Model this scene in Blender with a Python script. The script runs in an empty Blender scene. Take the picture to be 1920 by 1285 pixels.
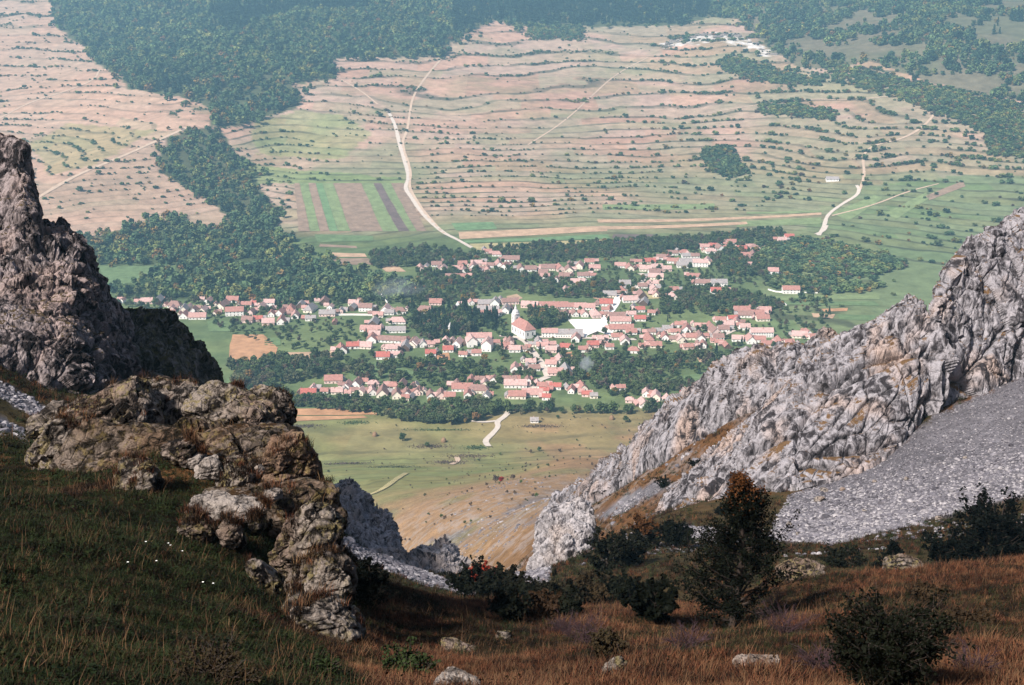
import bpy, math, random
import numpy as np

rng = np.random.default_rng(7)
random.seed(7)
scene = bpy.context.scene
COL = scene.collection

# ------------------------------------------------------------------ camera
FPX = 2300.0                      # focal length in photograph pixels (1920 wide)
PITCH = math.radians(17.0)
CAM = np.array([0.0, 0.0, 400.0])
FW = np.array([0.0, math.cos(PITCH), -math.sin(PITCH)])
UP = np.array([0.0, math.sin(PITCH), math.cos(PITCH)])
cam_data = bpy.data.cameras.new('camera')
cam_data.sensor_width = 36.0
cam_data.lens = 36.0 * FPX / 1920.0
cam_data.clip_start = 0.2
cam_data.clip_end = 30000.0
cam = bpy.data.objects.new('camera', cam_data)
COL.objects.link(cam)
cam.location = CAM
cam.rotation_euler = (math.pi / 2 - PITCH, 0.0, 0.0)
scene.camera = cam

# ------------------------------------------------------------------ light
SUN_AZ = math.radians(226.0)      # clockwise from +Y: light comes from the left, a little from behind
SUN_EL = math.radians(44.0)
world = bpy.data.worlds.new('World')
scene.world = world
world.use_nodes = True
wn = world.node_tree
wn.nodes.clear()
w_out = wn.nodes.new('ShaderNodeOutputWorld')
w_bg = wn.nodes.new('ShaderNodeBackground')
w_sky = wn.nodes.new('ShaderNodeTexSky')
w_sky.sky_type = 'NISHITA'
w_sky.sun_disc = False
w_sky.sun_elevation = SUN_EL
w_sky.sun_rotation = SUN_AZ
w_sky.air_density = 1.0
w_sky.dust_density = 2.0
w_bg.inputs['Strength'].default_value = 0.068
wn.links.new(w_sky.outputs[0], w_bg.inputs[0])
wn.links.new(w_bg.outputs[0], w_out.inputs[0])
sun_data = bpy.data.lights.new('sun', 'SUN')
sun_data.energy = 4.6
sun_data.angle = math.radians(5.0)
sun_data.color = (1.0, 0.93, 0.85)
sun = bpy.data.objects.new('sun', sun_data)
COL.objects.link(sun)
sv = np.array([math.sin(SUN_AZ) * math.cos(SUN_EL), math.cos(SUN_AZ) * math.cos(SUN_EL), math.sin(SUN_EL)])
from mathutils import Vector
sun.rotation_euler = Vector(sv).to_track_quat('Z', 'Y').to_euler()
sun.location = (-300, -100, 800)
vs = scene.view_settings
vs.view_transform = 'Standard'
vs.look = 'None'
vs.exposure = 0.95
vs.gamma = 1.0
vs.use_curve_mapping = False
cy = scene.cycles
cy.max_bounces = 5
cy.diffuse_bounces = 3
cy.glossy_bounces = 1
cy.transmission_bounces = 1
cy.transparent_max_bounces = 6
cy.volume_bounces = 0
cy.use_denoising = True
cy.sample_clamp_indirect = 4.0

# ------------------------------------------------------------------ helpers: noise
def _hash(ix, iy, iz, seed):
    h = (ix.astype(np.uint32) * np.uint32(374761393) + iy.astype(np.uint32) * np.uint32(668265263)
         + iz.astype(np.uint32) * np.uint32(2147483647) + np.uint32((seed * 974634777) & 0xffffffff))
    h = (h ^ (h >> np.uint32(13))) * np.uint32(1274126177)
    h = (h ^ (h >> np.uint32(16))) * np.uint32(2246822519)
    h = h ^ (h >> np.uint32(15))
    return h.astype(np.float64) / 4294967295.0

def vnoise(P, seed=0):
    P = np.asarray(P, dtype=np.float64)
    f = np.floor(P)
    t = P - f
    t = t * t * t * (t * (t * 6 - 15) + 10)
    i = f.astype(np.int64)
    ix, iy, iz = i[..., 0], i[..., 1], i[..., 2]
    x, y, z = t[..., 0], t[..., 1], t[..., 2]
    def c(a, b, d):
        return _hash(ix + a, iy + b, iz + d, seed)
    x00 = c(0,0,0) * (1-x) + c(1,0,0) * x
    x10 = c(0,1,0) * (1-x) + c(1,1,0) * x
    x01 = c(0,0,1) * (1-x) + c(1,0,1) * x
    x11 = c(0,1,1) * (1-x) + c(1,1,1) * x
    return ((x00*(1-y)+x10*y)*(1-z) + (x01*(1-y)+x11*y)*z) * 2 - 1

def fbm(P, octv=4, seed=0, gain=0.5, lac=2.03):
    P = np.asarray(P, dtype=np.float64)
    a, s, tot = 1.0, 0.0, 0.0
    for k in range(octv):
        s = s + a * vnoise(P, seed + k * 17)
        tot += a
        a *= gain
        P = P * lac + 3.17
    return s / tot

def ridged(P, octv=4, seed=0, gain=0.55):
    a, s, tot = 1.0, 0.0, 0.0
    for k in range(octv):
        s = s + a * (1 - 2 * np.abs(vnoise(P, seed + k * 13)))
        tot += a
        a *= gain
        P = P * 2.1 + 5.3
    return s / tot

def worley(P, seed=0):
    f = np.floor(P).astype(np.int64)
    F1 = np.full(P.shape[0], 9.0)
    F2 = np.full(P.shape[0], 9.0)
    ID = np.zeros(P.shape[0])
    O = np.zeros(P.shape)
    for a in (-1, 0, 1):
        for b in (-1, 0, 1):
            for c in (-1, 0, 1):
                ix, iy, iz = f[:, 0]+a, f[:, 1]+b, f[:, 2]+c
                h0 = _hash(ix, iy, iz, seed)
                dx = ix + h0 - P[:, 0]
                dy = iy + _hash(ix, iy, iz, seed+1) - P[:, 1]
                dz = iz + _hash(ix, iy, iz, seed+2) - P[:, 2]
                d = np.sqrt(dx*dx + dy*dy + dz*dz)
                m = d < F1
                F2 = np.where(m, F1, np.minimum(F2, d))
                ID = np.where(m, h0, ID)
                O[m] = np.stack([dx, dy, dz], -1)[m]
                F1 = np.where(m, d, F1)
    # every cell is a plane facet with its own tilt
    g = np.stack([np.sin(ID * 913.7), np.sin(ID * 517.3 + 1.0), np.sin(ID * 1291.1 + 2.0)], -1)
    return F1, F2, ID, (O * g).sum(-1)

def n2(x, y, s, seed, octv=3):
    x, y = np.broadcast_arrays(np.asarray(x, float), np.asarray(y, float))
    return fbm(np.stack([x / s, y / s, np.full_like(x, 0.37)], -1), octv, seed)

def sstep(x, a, b):
    t = np.clip((x - a) / (b - a), 0, 1)
    return t * t * (3 - 2 * t)

def splus(x, k):
    return k * np.logaddexp(0, np.asarray(x, float) / k)

# ------------------------------------------------------------------ helpers: projection
def ray(px, py):
    px = np.asarray(px, float); py = np.asarray(py, float)
    u = (px - 960.0) / FPX
    v = -(py - 642.5) / FPX
    return np.stack([u, FW[1] + v * UP[1], FW[2] + v * UP[2]], -1)

def pt(px, py, d):
    return CAM + ray(px, py) * np.asarray(d, float)[..., None]

def proj(P):
    R = np.asarray(P, float) - CAM
    d = R @ FW
    ds = np.where(d > 0.1, d, 0.1)
    return 960 + FPX * R[..., 0] / ds, 642.5 - FPX * (R @ UP) / ds, d

def inpoly(px, py, poly):
    px = np.asarray(px, float); py = np.asarray(py, float)
    r = np.zeros(px.shape, bool)
    n = len(poly)
    for i in range(n):
        x1, y1 = poly[i]
        x2, y2 = poly[(i + 1) % n]
        if y1 == y2:
            continue
        c = ((y1 > py) != (y2 > py)) & (px < (x2 - x1) * (py - y1) / (y2 - y1) + x1)
        r ^= c
    return r

# ------------------------------------------------------------------ helpers: meshes
def mesh(name, V, faces, smooth=True):
    me = bpy.data.meshes.new(name)
    V = np.asarray(V, np.float32)
    faces = np.asarray(faces, np.int32)
    k = faces.shape[1]
    n = faces.shape[0]
    me.vertices.add(len(V))
    me.vertices.foreach_set('co', V.ravel())
    me.loops.add(n * k)
    me.loops.foreach_set('vertex_index', faces.ravel())
    me.polygons.add(n)
    me.polygons.foreach_set('loop_start', np.arange(0, n * k, k, dtype=np.int32))
    me.polygons.foreach_set('loop_total', np.full(n, k, np.int32))
    me.polygons.foreach_set('use_smooth', np.full(n, smooth, bool))
    me.update(calc_edges=True)
    return me

def obj(name, me, mat=None, parent=None, loc=None, rot=None, scale=None, link=True):
    o = bpy.data.objects.new(name, me)
    if link:
        COL.objects.link(o)
    if mat is not None and me is not None and len(me.materials) == 0:
        me.materials.append(mat)
    if parent is not None:
        o.parent = parent
    if loc is not None:
        o.location = loc
    if rot is not None:
        o.rotation_euler = rot
    if scale is not None:
        o.scale = scale
    return o

def tag(o, label=None, cat=None, group=None, kind=None):
    if label: o['label'] = label
    if cat: o['category'] = cat
    if group: o['group'] = group
    if kind: o['kind'] = kind
    return o

def grid_faces(nu, nv):
    i, j = np.meshgrid(np.arange(nu - 1), np.arange(nv - 1), indexing='ij')
    a = (i * nv + j).ravel()
    return np.stack([a, a + nv, a + nv + 1, a + 1], -1)

def vattr(me, name, data, typ='FLOAT'):
    at = me.attributes.new(name, typ, 'POINT')
    data = np.asarray(data, np.float32 if typ != 'INT' else np.int32)
    key = {'FLOAT': 'value', 'INT': 'value', 'FLOAT_VECTOR': 'vector', 'FLOAT_COLOR': 'color'}[typ]
    at.data.foreach_set(key, data.ravel())

# ------------------------------------------------------------------ materials
class NT:
    """small wrapper to write node graphs tersely"""
    def __init__(self, name, rough=0.9, spec=0.2):
        self.m = bpy.data.materials.new(name)
        self.m.use_nodes = True
        self.t = self.m.node_tree
        self.t.nodes.clear()
        self.out = self.n('ShaderNodeOutputMaterial')
        self.b = self.n('ShaderNodeBsdfPrincipled')
        self.b.inputs['Roughness'].default_value = rough
        self.b.inputs['Specular IOR Level'].default_value = spec
        self.l(self.b.outputs[0], self.out.inputs[0])
    def n(self, t, **kw):
        x = self.t.nodes.new(t)
        for k, v in kw.items():
            setattr(x, k, v)
        return x
    def l(self, a, b):
        self.t.links.new(a, b)
    def pos(self, scale=(1, 1, 1), rot=(0, 0, 0), obj=False):
        if obj:
            g = self.n('ShaderNodeTexCoord').outputs['Object']
        else:
            g = self.n('ShaderNodeNewGeometry').outputs['Position']
        mp = self.n('ShaderNodeMapping')
        mp.inputs['Scale'].default_value = scale
        mp.inputs['Rotation'].default_value = rot
        self.l(g, mp.inputs[0])
        return mp.outputs[0]
    def noise(self, vec, scale, detail=4, rough=0.55, dist=0.0):
        x = self.n('ShaderNodeTexNoise')
        x.inputs['Scale'].default_value = scale
        x.inputs['Detail'].default_value = detail
        x.inputs['Roughness'].default_value = rough
        x.inputs['Distortion'].default_value = dist
        self.l(vec, x.inputs['Vector'])
        return x.outputs[0]
    def ramp(self, fac, stops, interp='LINEAR'):
        x = self.n('ShaderNodeValToRGB')
        cr = x.color_ramp
        cr.interpolation = interp
        while len(cr.elements) > 1:
            cr.elements.remove(cr.elements[-1])
        for i, (p, c) in enumerate(stops):
            e = cr.elements[0] if i == 0 else cr.elements.new(p)
            e.position = p
            if not isinstance(c, (tuple, list)):
                c = (c, c, c)
            e.color = (*c[:3], 1)
        self.l(fac, x.inputs[0])
        return x.outputs[0]
    def mix(self, fac, a, b, mode='MIX'):
        x = self.n('ShaderNodeMix', data_type='RGBA', blend_type=mode)
        for s, v in ((x.inputs[0], fac), (x.inputs[6], a), (x.inputs[7], b)):
            if isinstance(v, (int, float)):
                s.default_value = v
            elif isinstance(v, (tuple, list)):
                s.default_value = (*v[:3], 1)
            else:
                self.l(v, s)
        return x.outputs[2]
    def math(self, op, a, b=0.0, c=None, clamp=False):
        x = self.n('ShaderNodeMath', operation=op, use_clamp=clamp)
        for s, v in zip(x.inputs, (a, b, c)):
            if v is None:
                continue
            if isinstance(v, (int, float)):
                s.default_value = v
            else:
                self.l(v, s)
        return x.outputs[0]
    def attr(self, name, typ='GEOMETRY'):
        return self.n('ShaderNodeAttribute', attribute_name=name, attribute_type=typ)
    def rnd(self):
        return self.n('ShaderNodeObjectInfo').outputs['Random']
    def bump(self, h, strength=0.5, dist=0.1):
        x = self.n('ShaderNodeBump')
        x.inputs['Strength'].default_value = strength
        x.inputs['Distance'].default_value = dist
        self.l(h, x.inputs['Height'])
        self.l(x.outputs[0], self.b.inputs['Normal'])
    def color(self, c):
        if isinstance(c, (tuple, list)):
            self.b.inputs['Base Color'].default_value = (*c[:3], 1)
        else:
            self.l(c, self.b.inputs['Base Color'])
        return self

def mat_foliage(name, cols, rough=0.75, scale=0.35, stand=False):
    """leaf material: colour varies per tree (random) and per clump (noise)"""
    m = NT(name, rough, 0.05)
    r = m.rnd()
    k = len(cols)
    base = m.ramp(r, [(i / max(1, k - 1), c) for i, c in enumerate(cols)])
    nz = m.noise(m.pos(), scale, 3)
    v = m.ramp(nz, [(0.3, 0.55), (0.7, 1.45)])
    c = m.mix(1.0, base, v, 'MULTIPLY')
    if stand:                                   # stands of different species and age
        c = m.mix(1.0, c, m.ramp(m.noise(m.pos(), 0.009, 4, 0.6), [(0.32, (0.62, 0.68, 0.70)), (0.5, (1, 1, 1)), (0.68, (1.5, 1.35, 1.05))]), 'MULTIPLY')
    m.color(c)
    return m.m

def mat_plain(name, col, var=0.15, scale=0.6, rough=0.85):
    m = NT(name, rough, 0.15)
    nz = m.noise(m.pos(), scale, 4)
    v = m.ramp(nz, [(0.25, 1 - var), (0.75, 1 + var)])
    m.color(m.mix(1.0, col, v, 'MULTIPLY'))
    return m.m

def mat_rock(name, light, dark, stain, cov=0.5, scale=1.0, stretch=(1, 1, 1), rot=(0, 0, 0), lichen=None, bump=0.6, stain_amt=0.55, grass=None):
    """weathered limestone: pale rock, dark lichen crust, warm iron stains, fine relief"""
    m = NT(name, 0.95, 0.1)
    p = m.pos(stretch, rot)
    p0 = m.pos()
    big = m.noise(p, 0.35 / scale, 5, 0.6, 0.6)
    mid = m.noise(p, 1.6 / scale, 6, 0.68, 0.8)
    fine = m.noise(p0, 9.0 / scale, 5, 0.7)
    base = m.mix(m.ramp(mid, [(0.35, 0.0), (0.62, 1.0)]), tuple(c * 0.62 for c in light), light)
    st = m.noise(p0, 0.16 / scale, 3, 0.5, 0.4)
    base = m.mix(m.math('MULTIPLY', m.ramp(st, [(0.52, 0.0), (0.66, 1.0)]), stain_amt), base, stain)
    crust = m.math('ADD', m.math('MULTIPLY', mid, 0.65), m.math('MULTIPLY', big, 0.35))
    base = m.mix(m.ramp(crust, [(cov - 0.07, 1.0), (cov + 0.03, 0.0)]), base, dark)
    if lichen:
        ln = m.noise(p0, 2.4 / scale, 5, 0.7, 0.3)
        lb = m.noise(p0, 0.5 / scale, 3, 0.5)
        lf = m.math('MULTIPLY', m.ramp(ln, [(0.5, 0.0), (0.6, 1.0)]), m.ramp(lb, [(0.42, 0.0), (0.6, 0.9)]))
        base = m.mix(lf, base, lichen)
    sp = m.ramp(fine, [(0.3, 0.6), (0.6, 1.15)])
    col = m.mix(0.85, base, m.mix(1.0, base, sp, 'MULTIPLY'))
    if grass:                                   # turf on the ledges
        nz = m.n('ShaderNodeSeparateXYZ'); m.l(m.n('ShaderNodeNewGeometry').outputs['True Normal'], nz.inputs[0])
        lv = m.math('ADD', nz.outputs[2], m.math('MULTIPLY', m.math('SUBTRACT', big, 0.5), 1.6))
        col = m.mix(m.ramp(lv, [(0.93, 0.0), (1.05, 1.0)]), col, m.mix(m.noise(p0, 2.5, 4), grass, tuple(c * 0.35 for c in grass)))
    m.color(col)
    vor = m.n('ShaderNodeTexVoronoi', feature='DISTANCE_TO_EDGE')
    vor.inputs['Scale'].default_value = 1.4 / scale
    wv = m.mix(0.12, p, m.n('ShaderNodeTexNoise').outputs[1])
    m.l(wv, vor.inputs['Vector'])
    crack = m.ramp(vor.outputs[0], [(0.0, 0.0), (0.08, 1.0)])
    h = m.math('ADD', m.math('ADD', mid, m.math('MULTIPLY', fine, 0.35)), m.math('MULTIPLY', crack, 0.25))
    m.bump(h, bump, 0.35 * scale)
    return m.m
# ================================================================== TERRAIN
def hv0(x, y):
    """valley floor and the long far slope, heights above the village (metres)"""
    x = np.asarray(x, float); y = np.asarray(y, float)
    y0 = 1900 + 60 * np.sin(x / 420.0) - 0.55 * splus(x - 330, 60)
    z = splus(y - y0, 70) * 0.141
    z = z + splus(y - 3350, 150) * 0.08
    hill = sstep(y, y0 + 50, y0 + 900)
    z = z + hill * (16 * n2(x, y, 520, 3, 3))
    z = z + 1.6 * n2(x, y, 260, 5, 2)
    z = z + 0.05 * splus(-y + 1150, 50)
    return z

def march0(px, py, f):
    r = ray(px, py)
    d = np.linspace(700, 7000, 6301)
    P = CAM + r[None, :] * d[:, None]
    k = np.argmax(P[:, 2] < f(P[:, 0], P[:, 1]))
    return P[k]

def ridge_bump(x, y, A, B, h, w):
    ax, ay = A; bx, by = B
    dx, dy = bx - ax, by - ay
    t = np.clip(((x - ax) * dx + (y - ay) * dy) / (dx * dx + dy * dy), 0, 1)
    q = np.hypot(x - ax - t * dx, y - ay - t * dy)
    return h * np.exp(-(q / w) ** 2)

_b = {k: march0(*p, hv0)[:2] for k, p in {
    'spurA': (60, 395), 'spurB': (360, 262), 'dome': (420, 150), 'dome2': (650, 60), 'lime': (1350, 100),
    'ravA': (440, 380), 'ravB': (560, 250), 'shoul': (1120, 120), 'right': (1750, 120), 'spur2': (1560, 330)}.items()}

def hv(x, y):
    z = hv0(x, y)
    z = z + ridge_bump(x, y, _b['spurA'], _b['spurB'], 34, 120)
    z = z + ridge_bump(x, y, _b['dome'], _b['dome2'], 46, 330)
    z = z + ridge_bump(x, y, _b['lime'], _b['lime'] + 1.0, 30, 150)
    z = z + ridge_bump(x, y, _b['right'], _b['right'] + np.array([200.0, 300.0]), 50, 330)
    z = z + ridge_bump(x, y, _b['spur2'], _b['spur2'] + np.array([160.0, 260.0]), 14, 110)
    z = z - ridge_bump(x, y, _b['ravA'], _b['ravB'], 10, 90)
    return z

# --- the near mountainside: control points (photo x, photo y, depth), plus free points (x, y, height relative to camera)
CTRL_PX = [
 (0,1285,7.5),(480,1285,9.5),(960,1285,11),(1440,1285,12.5),(1920,1285,13.5),
 (0,1100,13.5),(300,1130,14.5),(0,960,22),(150,990,20),(0,885,30),(120,880,30),
 (300,960,24.4),(480,1010,24.6),(600,1150,22),(700,1235,17.2),(660,1114,27),(250,860,30.2),(420,800,33),(540,900,31),(610,1000,30),
 (900,1200,24),(800,1150,32),(650,1082,36.5),(750,1112,39),(880,1134,42.5),(1000,1142,44.5),(1100,1150,45.5),
 (1365,1195,38),(1100,1200,28),(1230,1150,42),(1600,1150,30),(1500,1094,49),(1700,1078,48.5),(1920,1052,47.5),(1920,1150,30),
 (1700,1035,86),(1900,965,106),(1500,1015,112),(1250,1090,80),(1280,1010,122),(1400,1050,88),
 (950,1105,84),(1010,1075,112),(850,1080,112),(1150,1060,100),(1180,1000,135),
 (640,1050,84),(640,1010,108),(700,1068,86),(700,1038,106),(760,1084,88),(760,1064,104),(880,1112,92),
 (50,830,58),(0,800,64),(0,700,78),(110,775,72),(240,745,88),(100,735,84),(350,765,98),(450,780,104),
 (1480,930,136),(1640,868,142),(1740,785,146),(1860,728,152),(1920,700,155),(1920,820,132),(1750,900,124),(1600,960,122),
 (1300,900,190),(1300,832,207),(1400,765,201),(1200,890,224),(1400,830,186),(1250,960,165),(1150,920,240),(1100,925,300),(1050,935,420),(1000,960,470),(900,1000,470),(860,1022,395),(960,985,330),
 (800,1008,560),(780,960,680),(700,950,760),(1000,880,800),(1100,862,780),(900,900,830),(650,900,880),
]
CTRL_FREE = [
 (-10,150,-96),(-28,215,-138),(-52,340,-205),(-75,480,-285),(-60,150,-70),(-110,230,-120),(-150,400,-230),(-260,560,-300),
 (40,250,-112),(80,300,-130),(140,300,-110),(90,420,-205),(170,520,-255),(40,380,-170),(110,650,-300),(280,560,-270),(240,380,-150),
 (-12,44,-22),(-7,41,-22),(-16,46,-20),(-60,110,-30),(-90,150,-45),(-45,78,-18),(-70,90,-12),
 (58,60,-12),(70,110,-30),(90,160,-42),(120,220,-60),(20,33,-17),(24,50,-26),(34,62,-33),(12,58,-33),
 (0,1.2,-1.75),(0,-1.5,-1.3),(-1.5,0,-1.5),(1.5,0,-1.7),
 (-8,6,-2.2),(8,4,-3.2),(-30,20,-1),(30,15,-6),(-100,40,20),(100,30,0),(-300,100,40),(320,100,10),
]
def build_near():
    P = [pt(*c) for c in CTRL_PX] + [CAM + np.array(c, float) for c in CTRL_FREE]
    P = [(p[0], p[1], p[2] - CAM[2]) for p in P]
    for a in (-180, 180):
        for r, q in ((3, .15), (12, .40), (40, .62), (110, .68), (260, .30), (700, .11)):
            P.append((r * math.sin(math.radians(a)), r * math.cos(math.radians(a)), q * r, a))
    for a in (-130, 130):
        for r, q in ((3, -.1), (12, .25), (40, .42), (110, .5), (260, .28), (700, .1)):
            P.append((r * math.sin(math.radians(a)), r * math.cos(math.radians(a)), q * r, a))
    for a in (-85, 85):
        for r, q in ((600, -.15), (1000, -.2)):
            P.append((r * math.sin(math.radians(a)), r * math.cos(math.radians(a)), q * r, a))
    for a in (-70, -40, -28, -20, -12, -6, 0, 4, 12, 20, 28, 40, 70):
        for r in (1000, 1250):
            x, y = r * math.sin(math.radians(a)), r * math.cos(math.radians(a))
            P.append((x, y, float(hv(x, y)) - CAM[2]))
    rows = []
    for p in P:
        x, y, z = p[:3]
        r = math.hypot(x, y)
        a = math.radians(p[3]) if len(p) > 3 else math.atan2(x, y)
        rows.append((2.2 * a, math.log(r), z / r))
    return np.array(rows)
_cp = build_near()
def _k(d2):
    return 0.5 * d2 * np.log(d2 + 1e-12)
_n = len(_cp)
_A = np.zeros((_n + 3, _n + 3))
_d2 = ((_cp[:, None, :2] - _cp[None, :, :2]) ** 2).sum(-1)
_A[:_n, :_n] = _k(_d2) + 0.0006 * np.eye(_n)
_A[:_n, _n] = 1; _A[:_n, _n+1:] = _cp[:, :2]
_A[_n, :_n] = 1; _A[_n+1:, :_n] = _cp[:, :2].T
_w = np.linalg.solve(_A, np.concatenate([_cp[:, 2], np.zeros(3)]))

def h_near(az, r):
    a = 2.2 * np.asarray(az, float).ravel(); l = np.log(np.asarray(r, float).ravel())
    out = _w[_n] + _w[_n+1] * a + _w[_n+2] * l
    for i in range(_n):
        out += _w[i] * _k((a - _cp[i, 0]) ** 2 + (l - _cp[i, 1]) ** 2)
    return CAM[2] + out.reshape(np.shape(az)) * r

AZ = np.radians(np.concatenate([np.arange(-180, -30, 3.0), np.arange(-30, 30.01, 0.15), np.arange(33, 180.1, 3.0)]))
RR = np.concatenate([0.8 * 1.02 ** np.arange(0, int(math.log(700 / 0.8) / math.log(1.02)) + 1)])
RR = np.concatenate([RR, np.arange(RR[-1] + 8, 4700, 8.0), np.arange(4750, 6000, 110.0)])
NA, NR = len(AZ), len(RR)
_ag, _rg = np.meshgrid(AZ, RR, indexing='ij')
_xg, _yg = _rg * np.sin(_ag), _rg * np.cos(_ag)
_near = RR < 1060
TH = np.zeros((NA, NR))
zn = h_near(_ag[:, _near], _rg[:, _near])
xs, ys, rs = _xg[:, _near], _yg[:, _near], _rg[:, _near]
fade = sstep(rs, 4, 14)
zn = zn + fade * (0.10 * n2(xs, ys, 1.3, 11, 2) + 0.28 * n2(xs, ys, 5, 12, 2)) + sstep(rs, 60, 160) * (1.1 * n2(xs, ys, 22, 13, 3)) \
     + sstep(rs, 300, 500) * 3.0 * n2(xs, ys, 90, 14, 3)
TH[:, _near] = zn
_far = RR > 780
zf = hv(_xg[:, _far], _yg[:, _far])
bl = sstep(RR, 800, 1050)[None, :]
ZF = np.zeros((NA, NR)); ZF[:, _far] = zf
TH = TH * (1 - bl) * _near[None, :] + ZF * np.where(_near, bl[0], 1.0)[None, :]
# beyond the frame the land stays lower than the haze layer
TH = np.minimum(TH, 560 + 0.04 * (TH - 560))

def ground(x, y):
    """height of the ground sheet at (x, y)"""
    x = np.asarray(x, float); y = np.asarray(y, float)
    a = np.arctan2(x, y); r = np.maximum(np.hypot(x, y), RR[0])
    i = np.clip(np.searchsorted(AZ, a) - 1, 0, NA - 2)
    j = np.clip(np.searchsorted(RR, r) - 1, 0, NR - 2)
    u = np.clip((a - AZ[i]) / (AZ[i+1] - AZ[i]), 0, 1)
    v = np.clip((r - RR[j]) / (RR[j+1] - RR[j]), 0, 1)
    return (TH[i, j]*(1-u)*(1-v) + TH[i+1, j]*u*(1-v) + TH[i, j+1]*(1-u)*v + TH[i+1, j+1]*u*v)

_D = np.concatenate([np.arange(700, 2400, 2.0), np.arange(2400, 6200, 5.0)])
def land(px, py, dmin=700):
    """where the sight line through a photo point meets the valley ground"""
    px = np.atleast_1d(np.asarray(px, float)); py = np.atleast_1d(np.asarray(py, float))
    out = np.zeros((len(px), 3))
    D = _D[_D >= dmin]
    for s in range(0, len(px), 200):
        r = ray(px[s:s+200], py[s:s+200])
        P = CAM + r[:, None, :] * D[None, :, None]
        below = P[..., 2] < ground(P[..., 0], P[..., 1])
        k = np.where(below.any(1), np.argmax(below, 1), len(D) - 1)
        k0 = np.maximum(k - 1, 0)
        n = np.arange(len(k))
        A, B = P[n, k0], P[n, k]
        ga = A[:, 2] - ground(A[:, 0], A[:, 1]); gb = B[:, 2] - ground(B[:, 0], B[:, 1])
        t = np.clip(ga / np.where(np.abs(ga - gb) < 1e-9, 1, ga - gb), 0, 1)[:, None]
        q = A + (B - A) * t
        q[:, 2] = ground(q[:, 0], q[:, 1])
        out[s:s+200] = q
    return out

def stand(px, py, d):
    D = np.linspace(0.72 * d, 1.6 * d, 900)
    Q = CAM + ray(px, py)[None, :] * D[:, None]
    b = Q[:, 2] < ground(Q[:, 0], Q[:, 1])
    if b.any() and not b[0]:
        q = Q[int(np.argmax(b))]
        return np.array([q[0], q[1], float(ground(q[0], q[1]))])
    return stand0(px, py, d)
def stand0(px, py, d):
    """ground point under the sight line at a given depth (near things)"""
    p = pt(px, py, d)
    return np.array([p[0], p[1], float(ground(p[0], p[1]))])

# ------------------------------------------------------------------ land cover
PX, PY, PD = proj(np.stack([_xg, _yg, TH], -1))
jx = PX + 9 * n2(_xg, _yg, 60, 31, 3) * sstep(_rg, 200, 900) + 4 * n2(_xg, _yg, 9, 32, 2)
jy = PY + 5 * n2(_xg, _yg, 60, 33, 3) * sstep(_rg, 200, 900) + 3 * n2(_xg, _yg, 9, 34, 2)
jx = np.where(PD > 2, jx, -9999)

FOREST = [
 [(95,-40),(105,50),(165,92),(180,118),(225,142),(240,168),(370,188),(400,205),(398,238),(445,240),(490,222),(560,200),(562,168),(535,155),(620,152),(636,134),(600,110),(830,106),(850,78),(930,38),(958,48),(1000,52),(1280,47),(1330,32),(1372,30),(1412,62),(1450,98),(1500,128),(1560,130),(1640,112),(1730,150),(1820,175),(1920,190),(2050,190),(2050,-40)],
 [(296,300),(312,262),(350,240),(420,246),(440,290),(478,345),(520,392),(515,440),(560,470),(620,498),(700,512),(780,540),(760,566),(640,566),(500,574),(220,552),(215,542),(330,508),(340,497),(60,497),(40,470),(60,452),(200,440),(300,410),(350,418),(420,432),(424,402),(390,372),(340,347),(300,322)],
]
SCREE = [  # polygon, depth range, bare colour
 ([(1440,1012),(1480,930),(1640,866),(1740,785),(1860,728),(1940,690),(1990,700),(1990,930),(1920,932),(1700,988),(1560,1022)], (96, 190)),
 ([(926,1022),(1005,1000),(1040,1000),(1030,1092),(955,1092)], (90, 180)),
 ([(615,992),(680,1026),(760,1056),(895,1114),(880,1118),(800,1098),(700,1062),(615,1040)], (80, 140)),
 ([(1225,992),(1270,984),(1330,988),(1360,1004),(1300,1010),(1250,1004)], (100, 190)),
 ([(-40,690),(40,735),(115,785),(100,800),(-40,725)], (55, 100)),
 ([(-40,770),(40,800),(64,850),(50,885),(-40,868)], (40, 90)),
 ([(795,1015),(900,985),(1000,930),(1100,885),(1160,880),(1120,925),(1040,965),(960,1000),(860,1030)], (250, 650)),
 ([(1110,960),(1230,900),(1260,905),(1170,960),(1120,975)], (130, 260)),
]
def mixc(base, col, w):
    return base * (1 - w[..., None]) + np.array(col)[None, None] * w[..., None]
cov = np.zeros((NA, NR, 3)) + np.array([0.115, 0.055, 0.023])
# near slopes: rust-brown grass, greener and darker on the left, dry tan further down
nz1 = n2(_xg, _yg, 4, 41, 3); nz2 = n2(_xg, _yg, 25, 42, 3); nz3 = n2(_xg, _yg, 110, 43, 3); nz4 = n2(_xg, _yg, 420, 44, 3)
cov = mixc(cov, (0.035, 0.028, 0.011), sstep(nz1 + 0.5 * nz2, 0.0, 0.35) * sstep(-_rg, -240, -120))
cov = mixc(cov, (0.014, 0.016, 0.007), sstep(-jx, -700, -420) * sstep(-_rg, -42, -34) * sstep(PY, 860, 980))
band = sstep(_rg, 52, 66) * sstep(-_rg, -150, -120)
cov = mixc(cov, (0.050, 0.040, 0.018), band * 0.85)
cov = mixc(cov, (0.25, 0.155, 0.085), sstep(_rg, 170, 320))
cov = mixc(cov, (0.15, 0.14, 0.062), sstep(_rg, 260, 420) * sstep(nz2 + nz3, 0.0, 0.4) * 0.75)
mead = sstep(_rg, 640, 800)
cov = mixc(cov, (0.165, 0.170, 0.070), mead * sstep(-(PX - 0.9 * (PY - 800)), -1010, -860))
cov = mixc(cov, (0.225, 0.175, 0.085), mead * sstep(nz3, 0.0, 0.5) * 0.6)
vil = sstep(_rg, 1060, 1110)
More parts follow.
